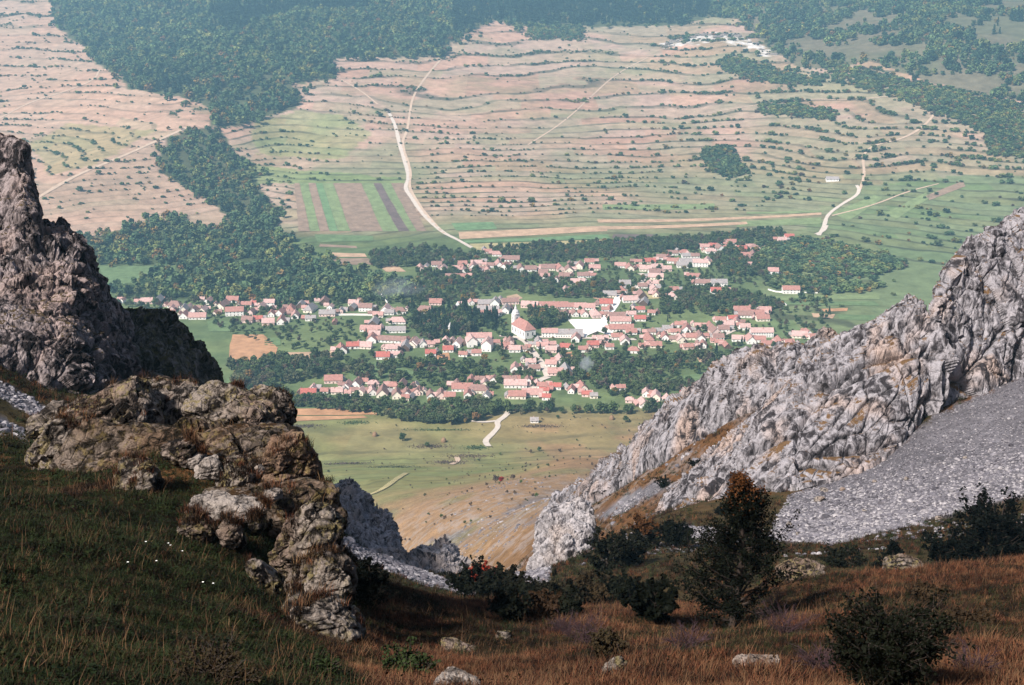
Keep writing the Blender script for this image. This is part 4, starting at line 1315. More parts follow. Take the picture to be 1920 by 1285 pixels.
def house(px, py, W, style, roof, wall, hr=random, tall=1.0, rz=None, nwin=None):
    g = land([px], [py])[0]
    dep = float((g - CAM) @ FW)
    wm = W * dep / FPX * 1.12
    gable = style in 'gG'
    if gable:
        Wd = min(max(wm * 0.92, 5.0), 11.0); L = Wd * random.uniform(1.5, 2.1); ang = math.pi/2 + random.uniform(-.22, .22)
    else:
        L = max(wm * 0.95, 6.0); Wd = min(max(L * 0.62, 5.5), 9.5); ang = random.uniform(-.16, .16)
    if rz is not None: ang = rz
    h = random.uniform(3.0, 3.9) * tall
    hrr = Wd * random.uniform(0.40, 0.50)
    hip = style in 'hG'
    off = (L if gable else Wd) / 2 * 0.6
    loc = (g[0], g[1] + off, float(ground(g[0], g[1] + off)))
    e = obj('barn' if wall == 'wooden' else 'house', None, loc=loc, rot=(0, 0, ang))
    obj('wall', wall_mesh(L, Wd, h, hrr, hip), WALLS[wall], e)
    rf = obj('roof', roof_mesh(L, Wd, h, hrr, hip), ROOFS[roof], e)
    if wall != 'wooden':
        obj('chimney', CHIM, None, rf, loc=(random.uniform(-.3, .3) * L, random.choice((-1, 1)) * 0.12 * Wd, h + hrr * 0.92))
        if gable:
            for s in (-1, 1):
                obj('window', WIN, None, e, loc=(-L/2 * (1 if math.sin(ang) > 0 else -1) , s * Wd * 0.22, 1.0), rot=(0, 0, math.pi/2), scale=(1.0, 1, 1.35))
        else:
            n = nwin or max(2, int(L / 3.6))
            for k in range(n):
                x = (k + 0.5) / n * L - L/2
                if k == n // 2 and not nwin:
                    obj('door', DOOR, None, e, loc=(x, -Wd/2, 0.0), scale=(1.0, 1, 1.0))
                else:
                    obj('window', WIN, None, e, loc=(x, -Wd/2, 1.0 if h < 5 else 0.9), scale=(1.0, 1, 1.35))
                if h > 5.2:
                    obj('window', WIN, None, e, loc=(x, -Wd/2, 3.8), scale=(1.0, 1, 1.35))
    HOUSES.append((loc[0], loc[1] , max(L, Wd) / 2))
    e['_'] = style
    return e, loc, L

# x, y (crop pixels, 3x), width, style: s side on, g gable on, h hipped, d dark barn, w white tall, r red roof
CR3 = (150, 420); CR4 = (600, 420); CR5 = (1100, 420)
ROWS = [
 (CR3, 'along the left street', 'houses along the left street', '238,445,18g 330,450,45s 375,450,60s 437,446,45d 530,470,70h 515,492,35g 580,496,40g 637,502,35g 690,502,35g 497,522,70s 583,532,45g 660,537,90s 757,516,25g 718,450,35g 797,476,50g 858,441,65s 868,517,95w 892,470,25g 937,466,55s 988,461,40r 963,512,30g 1018,482,35g 1063,466,60w 1076,492,30g 1075,522,35g 942,556,60s 1000,551,50r 1058,571,65s 1130,564,50g 1128,516,40g 1183,497,45G 1207,531,40g 1155,456,40d 1242,472,40d 1292,497,50G 1297,546,55s 1390,520,85s 1408,482,30g 1372,452,50d 1432,566,25d 1468,501,25g 1540,461,55s 1530,487,40d 1607,492,70w'),
 (CR3, 'beside the left lane', 'houses beside the left lane', '1720,502,50g 1677,526,55s 1740,512,50s 1797,507,65h 1650,577,60d 1785,562,90h 1635,606,110s 1775,612,105s 1657,637,60s 1757,668,150s 1640,667,60g 1467,727,70g 1533,702,65r 1602,702,75s 1760,716,80s 1705,762,70r 1768,752,55s 1870,692,60g 1830,712,50d'),
 (CR3, 'in the front row, left part', 'houses of the front row, left part', '1285,972,80r 1310,946,40g 1425,896,95s 1375,957,40s 1500,932,40g 1555,917,50g 1445,958,60s 1505,967,35s 1580,962,40g 1650,917,60h 1640,962,45g 1700,972,60g 1762,927,60h 1808,927,45d 1780,982,50g 1835,972,45g 1870,932,20g 1830,996,40r 1900,962,40g'),
 (CR4, 'in the back rows behind the orchards', 'houses of the back rows', '563,267,50g 655,241,55s 692,267,40g 740,312,65s 800,236,50r 765,262,45s 805,281,40g 805,307,50s 880,236,60s 860,257,50g 905,267,50s 942,277,35g 960,246,40s 1005,247,50g 945,166,40s 995,182,50h 1075,212,90s 1040,252,40g 1130,267,40g 1185,267,60s 1285,262,70s 1350,267,50g 1400,272,50g 1375,307,55s 1255,287,50s 1265,307,50s 1440,242,50s 1460,252,50g 1480,302,60s 1450,342,75s 1330,327,25g 1380,388,35g'),
 (CR4, 'around the church', 'houses around the church', '595,502,95h 650,456,65s 775,477,20g 850,456,30g 925,462,70s 985,462,50g 1070,452,90s 1180,472,90s 945,497,120s 925,522,100s 995,517,50s 1045,502,45g 1315,474,150s 1400,478,140s 1490,482,110s 1245,496,35g 1293,512,35g 1338,512,35g 1383,518,35g 1432,520,35g 1487,522,38g'),
 (CR4, 'in the rows below the church', 'houses below the church', '530,692,50g 580,692,40g 625,692,40s 622,742,55r 710,682,40g 720,722,55r 775,692,45g 805,747,45s 880,742,50s 990,682,40r 1040,702,50r 1070,682,40g 1095,722,60s 1140,717,50s 1195,692,40s 1230,682,40g 1250,702,60s 1300,692,50s 1300,724,60s 1380,707,55r 1440,662,45g 1480,722,50r 1185,792,55s 1205,827,60s 1097,832,45g 1300,802,60s 1350,792,60g 1325,852,80s 1385,852,60d'),
 (CR4, 'in the front row, middle part', 'houses of the front row, middle part', '560,962,30g 620,982,40g 680,982,50g 730,987,60s 830,977,40g 900,892,50s 978,892,35g 1065,897,75s 1170,897,30g 1100,922,120s 800,942,110r 770,932,50g 890,952,110h 935,987,40g 925,917,40g 850,902,40g 1250,927,50s 1262,952,50r 1325,932,60r 1275,992,45r 1195,972,110s 1110,984,90s 1415,952,35g 1475,937,45g 1500,973,50r 1540,982,40s'),
 (CR5, 'in the upper right quarter', 'houses of the upper right quarter', '15,227,50r 45,262,60s 35,302,35r 190,247,60s 243,262,50g 290,227,40s 355,222,60r 330,267,60s 395,257,60s 450,267,50s 480,222,50s 420,202,50s 490,177,45s 550,172,50h 560,192,45s 610,192,45s 580,227,110s 540,247,60s 640,242,80w 680,227,40g 665,142,50s 710,137,45r 700,167,55h 750,152,45g 815,117,50r 785,127,30s 875,152,50r 915,137,40s 955,152,40g 895,187,50s 940,192,60d 985,177,40s 920,207,50s 1100,102,45s 1140,87,50r 1145,112,30g 945,247,30g 1050,290,55w 600,312,70s 660,347,90s 745,357,85w 730,392,60r 785,387,45s 390,312,80s 380,287,60s'),
 (CR5, 'beside the street above the square', 'houses beside the rising street', '215,352,60s 200,387,35G 130,412,70s 400,347,50s 380,382,40g 390,412,35g 490,387,50s 490,432,40g 315,362,50s 245,442,80s 310,417,50d 325,457,45d 110,462,70r 105,497,40r 15,477,35r 50,527,55G 300,497,50r 365,512,40s 300,547,60r 250,522,50s 170,532,90s 190,562,110s 195,604,130s 250,622,60s'),
 (CR5, 'in the right-hand middle rows', 'houses of the right-hand middle rows', '90,662,60s 170,652,60s 215,677,50g 35,697,60r 128,707,45s 265,727,60h 310,702,35s 350,662,60G 390,697,60r 365,622,45s 410,617,50s 455,602,55s 520,582,45r 500,622,50s 565,612,60g 440,652,40g 490,662,50s 530,667,50g 590,652,60s 640,657,50g 570,707,55r 615,702,45s 655,697,40g 640,592,60s 700,602,45g 720,622,50g 740,652,60s 745,682,45r 790,702,35d 755,557,55r 790,582,70s 820,547,50r 845,572,40g 770,607,60s 890,597,55s 875,502,90s 895,527,80s 960,522,70s 1005,502,60s 990,547,70r 850,662,60s 925,672,50g 975,667,60s 1015,692,60r 1090,687,50g 1140,682,50s 1160,702,40g 1200,642,80s 1285,652,60r 1245,627,30g 1380,662,40r'),
 (CR5, 'in the front row, right part', 'houses of the front row, right part', '190,952,50w 245,1007,50h 335,972,40g 320,1032,50g 390,992,50g 390,1034,40s 460,1014,50g 525,992,40s'),
]
for (ox, oy), phrase, group, data in ROWS:
    items = []
    for it in data.split():
        x, y, ws = it.split(',')
        items.append((ox + int(x) / 3, oy + int(y) / 3, int(ws[:-1]) / 3, ws[-1]))
    items.sort()
    for n, (x, y, w, st) in enumerate(items):
        roof = random.choice(['salmon', 'salmon', 'terracotta', 'pale pink', 'pale pink', 'brown', 'brown', 'terracotta', 'grey'])
        wall = random.choice(['white', 'white', 'white', 'cream', 'pink'])
        tall = 1.0
        style = st
        if st == 'd': roof, wall, style = random.choice(['brown', 'grey', 'terracotta']), 'wooden', 'g'
        if st == 'w': wall, style, tall = 'white', 's', 1.7
        if st == 'r': roof, style = 'red' if random.random() < 0.5 else 'terracotta', 's'
        e, loc, L = house(x, y, w, style, roof, wall, tall=tall)
        form = {'g': 'gable-fronted', 's': 'broadside', 'h': 'hip-roofed', 'G': 'hip-roofed'}[style]
        kind = 'barn' if wall == 'wooden' else 'house'
        wl = 'dark wooden' if wall == 'wooden' else wall
        del e['_']
        tag(e, '%s %s %s, %s roof, %s from left %s' % (wl, form, kind, roof.replace('pale pink','pale'), ordinal(n + 1), phrase), kind, group)

# ---- sheds and outbuildings in the yards behind
    for n, (x, y, w, st) in enumerate(items):
        if random.random() > 0.92:
            continue
        roof = random.choice(['brown', 'grey', 'terracotta', 'salmon', 'pale pink']); wall = random.choice(['wooden', 'wooden', 'pink', 'cream'])
        sx = random.choice((-1, 1)) * (w * 0.5 + random.uniform(1, 5))
        e, loc, L = house(x + sx, y - random.uniform(1.5, 6.5), random.uniform(5.5, 9.5), random.choice('ssg'), roof, wall, tall=0.72, nwin=1)
        del e['_']
        e.name = 'outbuilding'
        tag(e, '%s outbuilding, %s roof, behind %s house from left %s' % ('wooden' if wall == 'wooden' else wall, roof.replace('pale pink', 'pale'), ordinal(n + 1), phrase), 'outbuilding', 'outbuildings of the village')

# ---- landmark buildings
def big_house(name, px, py, wpx, style, roof, wall, tall, label, cat='house', rz=None, nwin=None):
    e, loc, L = house(px, py, wpx, style, roof, wall, tall=tall, rz=rz, nwin=nwin)
    del e['_']
    e.name = name
    return tag(e, label, cat)
big_house('long_house', 1100 + 985/3, 420 + 636/3, 40, 's', 'pale pink', 'white', 1.6, 'long white two-storey building with rows of dark windows, right-hand rows', 'building', 0.0, 9)
big_house('inn', 1100 + 1150/3, 420 + 392/3, 30, 's', 'terracotta', 'white', 1.5, 'large red-roofed house standing alone in the green terraces at right', 'house', -0.05, 5)
big_house('red_roofed_house', 1100 + 545/3, 420 + 971/3, 12, 's', 'red', 'white', 0.9, 'small house with bright red roof at right end of front row', 'house')
big_house('manor', 600 + 850/3, 420 + 690/3, 22, 'g', 'pale pink', 'white', 2.2, 'left wing of the big white house below the church', 'house', 1.75)
big_house('manor', 600 + 940/3, 420 + 715/3, 20, 'g', 'pale pink', 'white', 2.4, 'right wing of the big white house below the church', 'house', 1.45)
big_house('manor', 600 + 895/3, 420 + 672/3, 44, 's', 'salmon', 'white', 1.9, 'tall middle block of the big white house below the church', 'house', 0.05, 6)
big_house('school', 600 + 1292/3, 420 + 638/3, 28, 's', 'salmon', 'white', 1.6, 'white house with salmon roof at the left end of the square', 'building', 0.0, 5)
big_house('school', 600 + 1400/3, 420 + 638/3, 48, 's', 'grey', 'white', 1.35, 'long low white building with a row of windows by the square', 'building', 0.02, 11)
big_house('shed', 1002, 793, 14, 's', 'grey', 'white', 0.8, 'small white shed alone in the green meadow right of the path', 'shed', 0.0, 2)
big_house('hall', 1561, 340, 22, 's', 'grey', 'white', 0.9, 'lone white farm hall on the upper right slope', 'hall', -0.1, 4)

# church: nave, tower with spire
M_SPIRE = mat_plain('spire_sheet_metal', (0.55, 0.52, 0.52), 0.1, 0.4, 0.5)
def church():
    g = land([600 + 1145/3], [420 + 640/3])[0]
    e = obj('church', None, loc=(g[0], g[1] + 10, float(ground(g[0], g[1] + 10))), rot=(0, 0, math.radians(118)))
    L, W, h, hr = 32, 14, 10.5, 8.0
    obj('nave_wall', wall_mesh(L, W, h, hr, True), WALLS['white'], e)
    obj('roof', roof_mesh(L, W, h, hr, True), ROOFS['terracotta'], e)
    for k in range(5):
        for s in (-1, 1):
            obj('window', WIN, None, e, loc=((k + .5) / 5 * L - L/2, s * W/2, 3.5), scale=(1.5, 1, 4.0))
    for s in (-0.22, 0.22):
        obj('window', WIN, None, e, loc=(-L/2, s * W, 3.5), rot=(0, 0, math.pi/2), scale=(1.4, 1, 3.6))
    tw = obj('tower', box_mesh('tower', 15.6, 22.6, -3.5, 3.5, -3, 21), WALLS['white'], e)
    for z in (8, 14.5):
        for x, y, r in ((15.6, 0, math.pi/2), (22.6, 0, math.pi/2), (19.1, -3.5, 0), (19.1, 3.5, 0)):
            obj('window', WIN, None, tw, loc=(x, y, z), rot=(0, 0, r), scale=(1.3, 1, 3.0))
    # cornice and onion-shaped spire, turned
    prof = [(4.2, 20.6), (4.3, 21.4), (3.6, 22.0), (3.5, 23.6), (2.7, 25.0), (1.5, 26.0), (1.4, 27.4), (1.0, 28.6), (0.35, 31.5), (0.05, 35.0)]
    a = np.linspace(0, 2*np.pi, 8, endpoint=False) + np.pi/8
    V = np.concatenate([np.stack([19.1 + r*1.08*np.cos(a), r*1.08*np.sin(a), np.full(8, z)], -1) for r, z in prof])
    F = [(i*8+j, i*8+(j+1) % 8, (i+1)*8+(j+1) % 8, (i+1)*8+j) for i in range(len(prof)-1) for j in range(8)]
    obj('spire', mesh('spire', V, F, smooth=False), M_SPIRE, tw)
    HOUSES.append((e.location[0], e.location[1], 20))
    return tag(e, 'white church with red hipped roof and pointed tower beside the square', 'church')
church()
# small spire-topped tower in the churchyard trees
def monument(px, py, label):
    g = land([px], [py])[0]
    e = obj('gate_tower', None, loc=g)
    b = obj('shaft', box_mesh('shaft', -2.2, 2.2, -2.2, 2.2, -2, 7.5), WALLS['white'], e)
    V = [(-2.6,-2.6,7.5),(2.6,-2.6,7.5),(2.6,2.6,7.5),(-2.6,2.6,7.5),(0,0,12.5)]
    me = bpy.data.meshes.new('cap'); me.from_pydata(V, [], [(0,1,4),(1,2,4),(2,3,4),(3,0,4),(3,2,1,0)]); me.update()
    obj('cap', me, M_SPIRE, e)
    obj('window', WIN, None, b, loc=(0, -2.2, 3), scale=(1.0, 1, 2.0))
    tag(e, label, 'tower')
monument(600 + 733/3, 420 + 612/3, 'small white pointed gate tower among the dark churchyard trees')
monument(600 + 775/3, 420 + 490/3, 'slim white bell tower left of the church behind dark trees')

def wall_run(pts, label, h=2.0, mat=None):
    W = land([p[0] for p in pts], [p[1] for p in pts])
    V, F = [], []
    for i, p in enumerate(W):
        t = W[min(i+1, len(W)-1)] - W[max(i-1, 0)]
        n = np.array([-t[1], t[0]]) / max(1e-6, math.hypot(t[0], t[1])) * 0.3
        for z in (-1.0, h):
            for s in (-1, 1):
                V.append((p[0] + s*n[0], p[1] + s*n[1], p[2] + z))
        if i:
            a, b = (i-1)*4, i*4
            F += [(a, b, b+2, a+2), (a+1, a+3, b+3, b+1), (a+2, b+2, b+3, a+3)]
    F += [(0,2,3,1), (4*len(W)-4, 4*len(W)-3, 4*len(W)-1, 4*len(W)-2)]
    tag(obj('garden_wall', mesh('garden_wall', V, F, smooth=False), mat or WALLS['white']), label, 'wall', 'whitewashed garden walls')
wall_run(c4((642,565),(700,575),(760,588),(800,600)), 'long white wall in front of the dark churchyard trees', 2.6)
wall_run(c4((335,388),(352,415),(380,448)), 'slanting white wall climbing into the wood, left one of two', 2.2)
wall_run(c4((428,402),(445,425),(465,450)), 'slanting white wall climbing into the wood, right one of two', 2.2)
wall_run(c3((1440,516),(1540,515),(1655,517)), 'white roadside wall along the left street', 1.6)
wall_run(c5((1020,372),(1060,384),(1100,388)), 'white wall left of the lone red-roofed house', 1.8)
wall_run(c5((1225,388),(1260,390),(1300,391)), 'low white wall right of the lone red-roofed house', 1.5)
wall_run(c5((1090,445),(1115,452),(1130,470)), 'white wall at the edge of the right-hand wood', 1.8)

# haystacks in the meadow
M_HAY = mat_plain('weathered_hay', (0.20, 0.125, 0.075), 0.25, 1.5)
def haystack(px, py, label):
    g = land([px], [py])[0]
    prof = [(2.0, -0.3), (2.3, 0.6), (2.2, 1.8), (1.6, 3.0), (0.8, 3.9), (0.1, 4.4)]
    a = np.linspace(0, 2*np.pi, 14, endpoint=False)
    r = np.random.default_rng(int(px))
    V = np.concatenate([np.stack([q*(1+.1*r.random(14))*np.cos(a), q*(1+.1*r.random(14))*np.sin(a), z + 0.15*r.random(14)], -1) for q, z in prof])
    F = [(i*14+j, i*14+(j+1) % 14, (i+1)*14+(j+1) % 14, (i+1)*14+j) for i in range(5) for j in range(14)]
    e = obj('haystack', None, loc=g)
    obj('hay', mesh('hay', V, F), M_HAY, e)
    obj('pole', trunk_mesh(5.4, 0.12), BARK, e)
    tag(e, label, 'haystack', 'haystacks in the meadow')
haystack(1147, 787, 'brown haystack on the meadow below the right front row')
haystack(703, 818, 'brown haystack left of the lone dark tree on the meadow')
haystack(832, 829, 'brown haystack right of the lone dark tree on the meadow')

# ------------------------------------------------------------------ village trees
ZONES = [  # polygon, trees per m2, size, weights (broadleaf, autumn, conifer, brown), label, group
 ([(470,742),(560,748),(700,756),(900,766),(960,768),(1200,772),(1300,752),(1300,768),(1180,778),(960,778),(860,798),(790,798),(690,778),(600,770),(480,762)], .0150, 1.0, (.86,.04,0,.10), 'leafy tree in the dark belt between meadow and front row of houses', 'trees of the belt below the village'),
 ([(800,770),(945,766),(925,780),(850,796),(790,794)], .0170, 1.05, (.95,.02,0,.03), 'tree of the dense dark grove at the meadow edge', 'trees of the meadow-edge grove'),
 ([(430,684),(640,672),(700,690),(640,705),(560,715),(500,738),(440,735)], .0120, 1.1, (.82,.03,.03,.12), 'garden tree in the thickets left of the front row', 'trees left of the front row'),
 ([(640,690),(760,676),(1000,690),(1010,725),(860,735),(700,735)], .0075, .85, (.8,.04,.02,.14), 'garden tree between the church rows and the front row', 'garden trees below the church'),
 ([(770,586),(870,580),(905,600),(900,625),(800,640),(770,620)], .0130, 1.05, (.45,.05,.45,.05), 'dark tree in the churchyard grove left of the church', 'churchyard trees'),
 ([(880,594),(930,590),(935,615),(890,620)], .020, 1.1, (.1,0,.9,0), 'dark pointed conifer beside the church', 'conifers by the church'),
 ([(990,580),(1060,590),(1062,614),(1000,618)], .017, 1.15, (.85,.05,.05,.05), 'dark round tree between church and square', 'trees beside the square'),
 ([(780,512),(900,505),(1060,525),(1200,535),(1190,560),(1040,560),(940,545),(860,575),(780,570)], .0105, .85, (.82,.04,.01,.13), 'orchard tree between the church rows and the back rows', 'orchard trees behind the church'),
 ([(690,475),(790,465),(900,480),(860,500),(770,500),(700,505)], .0130, .9, (.9,.02,0,.08), 'tree in the belt left of the back rows', 'trees left of the back rows'),
 ([(900,468),(1000,462),(1150,455),(1300,445),(1460,432),(1480,448),(1320,465),(1180,480),(1040,492),(960,488)], .0120, .95, (.84,.02,0,.14), 'tree in the hedge belt behind the back rows', 'trees behind the back rows'),
 ([(1335,465),(1450,455),(1480,490),(1440,520),(1360,520),(1330,490)], .0120, .95, (.86,.03,0,.11), 'tree in the wood right of the upper right quarter', 'trees right of the upper quarter'),
 ([(1230,550),(1330,540),(1440,560),(1470,580),(1400,592),(1320,588),(1240,590)], .0125, .9, (.8,.03,.02,.15), 'tree in the thicket between upper and middle right rows', 'trees between the right-hand rows'),
 ([(1050,668),(1120,672),(1240,668),(1400,668),(1400,700),(1280,705),(1220,735),(1060,730),(1040,700)], .0085, .95, (.78,.03,.02,.17), 'garden tree below the right-hand middle rows', 'garden trees at lower right'),
 ([(1130,735),(1260,720),(1330,725),(1260,740),(1150,748)], .0130, .85, (.9,.02,0,.08), 'tree in the hedge above the right part of the front row', 'trees above the right front row'),
 ([(380,570),(640,600),(690,640),(560,660),(430,630),(380,600)], .0035, .7, (.85,.02,0,.13), 'garden tree in the green plots below the left street', 'garden trees below the left street'),
 ([(220,545),(790,555),(790,600),(640,580),(300,600),(220,570)], .0040, .8, (.85,.03,.02,.10), 'garden tree among the houses of the left street', 'trees of the left street'),
 ([(640,600),(1560,560),(1560,680),(1300,690),(640,680)], .0022, .75, (.75,.06,.04,.15), 'small garden tree among the middle rows of houses', 'trees among the middle rows'),
 ([(780,480),(1450,445),(1450,540),(1100,560),(780,520)], .0026, .75, (.82,.04,.01,.13), 'small garden tree among the back rows of houses', 'trees among the back rows'),
]
for q_, rr_ in (((1500, 575), 36), ((1430, 600), 30), ((1560, 590), 28)):      # no trees on the square
    g = land([600 + q_[0] / 3], [420 + q_[1] / 3])[0]
    HOUSES.append((g[0], g[1], rr_))
HX = np.array(HOUSES)
allP = []
for zi, (pg, dens, size, wts, lab, grp) in enumerate(ZONES):
    pgl = land([p[0] for p in pg], [p[1] for p in pg])[:, :2]
    lo, hi = pgl.min(0), pgl.max(0)
    n = int((hi - lo).prod() * dens * 2.3)
    X = lo + (hi - lo) * rng.random((n, 2))
    X = X[inpoly(X[:, 0], X[:, 1], pgl)]
    d = np.sqrt((X[:, None, 0] - HX[None, :, 0])**2 + (X[:, None, 1] - HX[None, :, 1])**2) - HX[None, :, 2] * 0.8
    X = X[d.min(1) > 2.8]
    z = ground(X[:, 0], X[:, 1])
    kd = rng.choice(4, len(X), p=np.array(wts) / sum(wts))
    ss = size * np.clip(np.exp(rng.normal(size=len(X)) * 0.28), .5, 1.7) * 0.95
    for i in range(len(X)):
        kk = [int(rng.integers(0, 4)), 4, 5, 6][kd[i]]
        allP.append((X[i, 0], X[i, 1], z[i], ss[i], kk, zi))
allP = np.array(allP)
dist = np.linalg.norm(allP[:, :3] - CAM, axis=1)
order = np.argsort(-allP[:, 3] / dist)
NIND = 290
for i in order[:NIND]:
    x, y, z, s, kk, zi = allP[i]
    cm, tm = KINDS[int(kk)]
    q = s * (0.92 + 0.16 * rng.random(3))
    e = obj('village_tree', None, loc=(x, y, z - 0.2), rot=(0, 0, rng.random() * 6.28), scale=q)
    obj('crown', cm, None, e)
    if len(tm.materials) == 0: tm.materials.append(BARK)
    obj('trunk', tm, None, e)
    zn_ = ZONES[int(zi)]
    look = {4: 'orange autumn', 5: 'pointed conifer', 6: 'bare brown'}.get(int(kk), 'green')
    lab = zn_[4].replace('dark pointed conifer', 'pointed conifer')
    tag(e, '%s %s, %s' % (('tall' if s > 1.45 else 'middling' if s > 1.15 else 'low'), look, lab), 'tree', zn_[5])
rest = allP[order[NIND:]]
scatter('village_woodland', rest[:, :3], rest[:, 3], rng.random(len(rest)) * 6.28, rest[:, 4].astype(int), VTREES,
        'further garden and hedge trees all through the village', 'trees')

# single trees and bushes of the meadow, each one its own
def meadow_tree(px, py, s, kk, label, name='tree', sz=1.0, cat='tree', group='lone trees on the meadow'):
    g = land([px], [py])[0]
    cm, tm = KINDS[kk]
    e = obj(name, None, loc=g - np.array([0, 0, 0.3]), rot=(0, 0, rng.random() * 6.28), scale=(s, s, s * sz))
    obj('crown', cm, None, e)
    if len(tm.materials) == 0: tm.materials.append(BARK)
    obj('trunk', tm, None, e)
    tag(e, label, cat, group)
meadow_tree(755, 827, 1.02, 0, 'lone dark round tree in the middle of the meadow')
meadow_tree(801, 838, 0.62, 1, 'small dark tree right of the lone round meadow tree')
meadow_tree(1173, 792, 0.85, 2, 'dark tree on the meadow edge at the right')
meadow_tree(1046, 785, 0.5, 3, 'little tree right of the white meadow shed')
meadow_tree(995, 850, 0.55, 6, 'bare brown bush on the tan slope, left of a pair')
meadow_tree(1011, 846, 0.55, 0, 'dark bush on the tan slope, right of a pair')
meadow_tree(1050, 848, 0.5, 6, 'reddish bare bush on the upper tan slope')
meadow_tree(929, 905, 0.75, 6, 'dark bare bush beside the red bush on the slope', cat='bush')
LEAF_RED = mat_foliage('red_autumn_leaves', [(0.34, 0.030, 0.022), (0.26, 0.035, 0.022), (0.30, 0.05, 0.02)])
KINDS.append(tree_proto('red', LEAF_RED, 420, 3.4, 3.0, 0.5, 514, trunk_h=0.6))
meadow_tree(939, 914, 0.62, 7, 'bright red bush on the tan slope above the gully', 'bush', 0.9, 'bush')
meadow_tree(962, 912, 0.55, 6, 'grey-brown bare bush right of the red bush', 'bush', 0.9, 'bush')
meadow_tree(912, 918, 0.35, 6, 'small bare bush left of the red bush', 'bush', 0.9, 'bush')
meadow_tree(938, 853, 0.36, 0, 'small green bush below the end of the meadow path', 'bush', 0.9, 'bush')
meadow_tree(616, 886, 0.35, 0, 'small dark bush at the meadow edge beside the outcrop', 'bush', 0.9, 'bush')
# low thorn scrub on the meadow
for i, (px, py, w, h, lab) in enumerate([(735,876,46,5,'long dark scrub streak on the lower meadow'),(842,868,34,8,'dark scrub patch left of the path end'),(878,856,44,7,'dark scrub beside the meadow path'),
        (893,840,20,6,'small dark scrub near the path bend'),(808,838,36,6,'dark scrub around the small meadow tree'),(570,800,36,5,'low brown scrub at the left meadow edge'),(667,793,26,5,'low dark scrub below the tree belt'),
        (1010,800,40,4,'thin scrub line right of the path'),(648,870,44,3,'thin brown scrub streak on the left meadow'),(820,807,60,2,'thin hedge line across the meadow')]):
    g = land([px], [py])[0]
    d = float((g - CAM) @ FW); k = d / FPX
    C = rng.normal(size=(340, 3)) * np.array([w * k * 0.5, h * k * 1.1, 0.5])
    C[:, 2] = np.abs(C[:, 2]) + 0.1
    X = C[:, 0] + g[0]; Y = C[:, 1] + g[1]
    C[:, 2] += ground(X, Y) - g[2]
    V, F = leaf_quads(C, 0.55, 0.6, 700 + i)
    tag(obj('scrub', mesh('scrub', V, F, smooth=False), LEAF_BROWN if i % 3 else LEAF_VILLAGE, loc=g), lab, 'scrub', 'scrub patches on the meadow')
# small thorn bushes peppered over the tan slope and meadow
P, r = scatter_pts(2600, 420, 1080, -14, 12)
px, py, pd = proj(P)
keep = (px > 620) & (px < 1300) & (rng.random(len(P)) < np.where(px + (py - 800) > 950, 0.30, 0.06))
P = P[keep]
scatter('thorn_bushes', P, 0.12 + 0.22 * rng.random(len(P)) ** 2, rng.random(len(P)) * 6.28, np.where(rng.random(len(P)) < 0.7, 6, 0), VTREES, 'small thorn bushes peppered over the tan slope', 'bushes')

# pale limestone outcrops along the far hilltop
tv_ = np.linspace(0, 1, 22)
LXY = np.array([(1243,88),(1262,82),(1290,72),(1330,66),(1370,66),(1410,80),(1452,106)], float)
for i, t in enumerate(tv_):
    x = np.interp(t * 6, range(7), LXY[:, 0]); y = np.interp(t * 6, range(7), LXY[:, 1]) + random.uniform(-3, 5)
    g = land([x], [y])[0]
    w = random.uniform(5, 12)
    o = obj('outcrop', boulder_mesh('outcrop', (w * 1.3, w * 0.7, w * 0.55), 1500 + i, 3, 0.2), MAT_PALE, loc=g, rot=(0, random.uniform(-.2, .2), random.uniform(-.6, .6)))
    tag(o, 'pale limestone outcrop on the far hilltop, %s from left' % ordinal(i + 1), 'outcrop', 'limestone outcrops of the far hilltop')
# ================================================================== NEAR VEGETATION
def tubes(paths, radii, n=5):
    """paths: list of (k,3) arrays, radii: list of (k,) arrays -> one mesh"""
    V, F, off = [], [], 0
    a = np.linspace(0, 2*np.pi, n, endpoint=False)
    for P, R in zip(paths, radii):
        T = np.gradient(P, axis=0); T /= np.maximum(np.linalg.norm(T, axis=1, keepdims=True), 1e-9)
        ref = np.array([0.31, 0.95, 0.1])
        A = np.cross(T, ref); A /= np.maximum(np.linalg.norm(A, axis=1, keepdims=True), 1e-9)
        Bv = np.cross(T, A)
        ring = P[:, None, :] + R[:, None, None] * (np.cos(a)[None, :, None] * A[:, None, :] + np.sin(a)[None, :, None] * Bv[:, None, :])
        V.append(ring.reshape(-1, 3))
        k = len(P)
        i, j = np.meshgrid(np.arange(k-1), np.arange(n), indexing='ij')
        b = off + i*n + j; c = off + i*n + (j+1) % n
        F.append(np.stack([b, c, c+n, b+n], -1).reshape(-1, 4))
        off += k * n
    return mesh('branches', np.concatenate(V), np.concatenate(F))

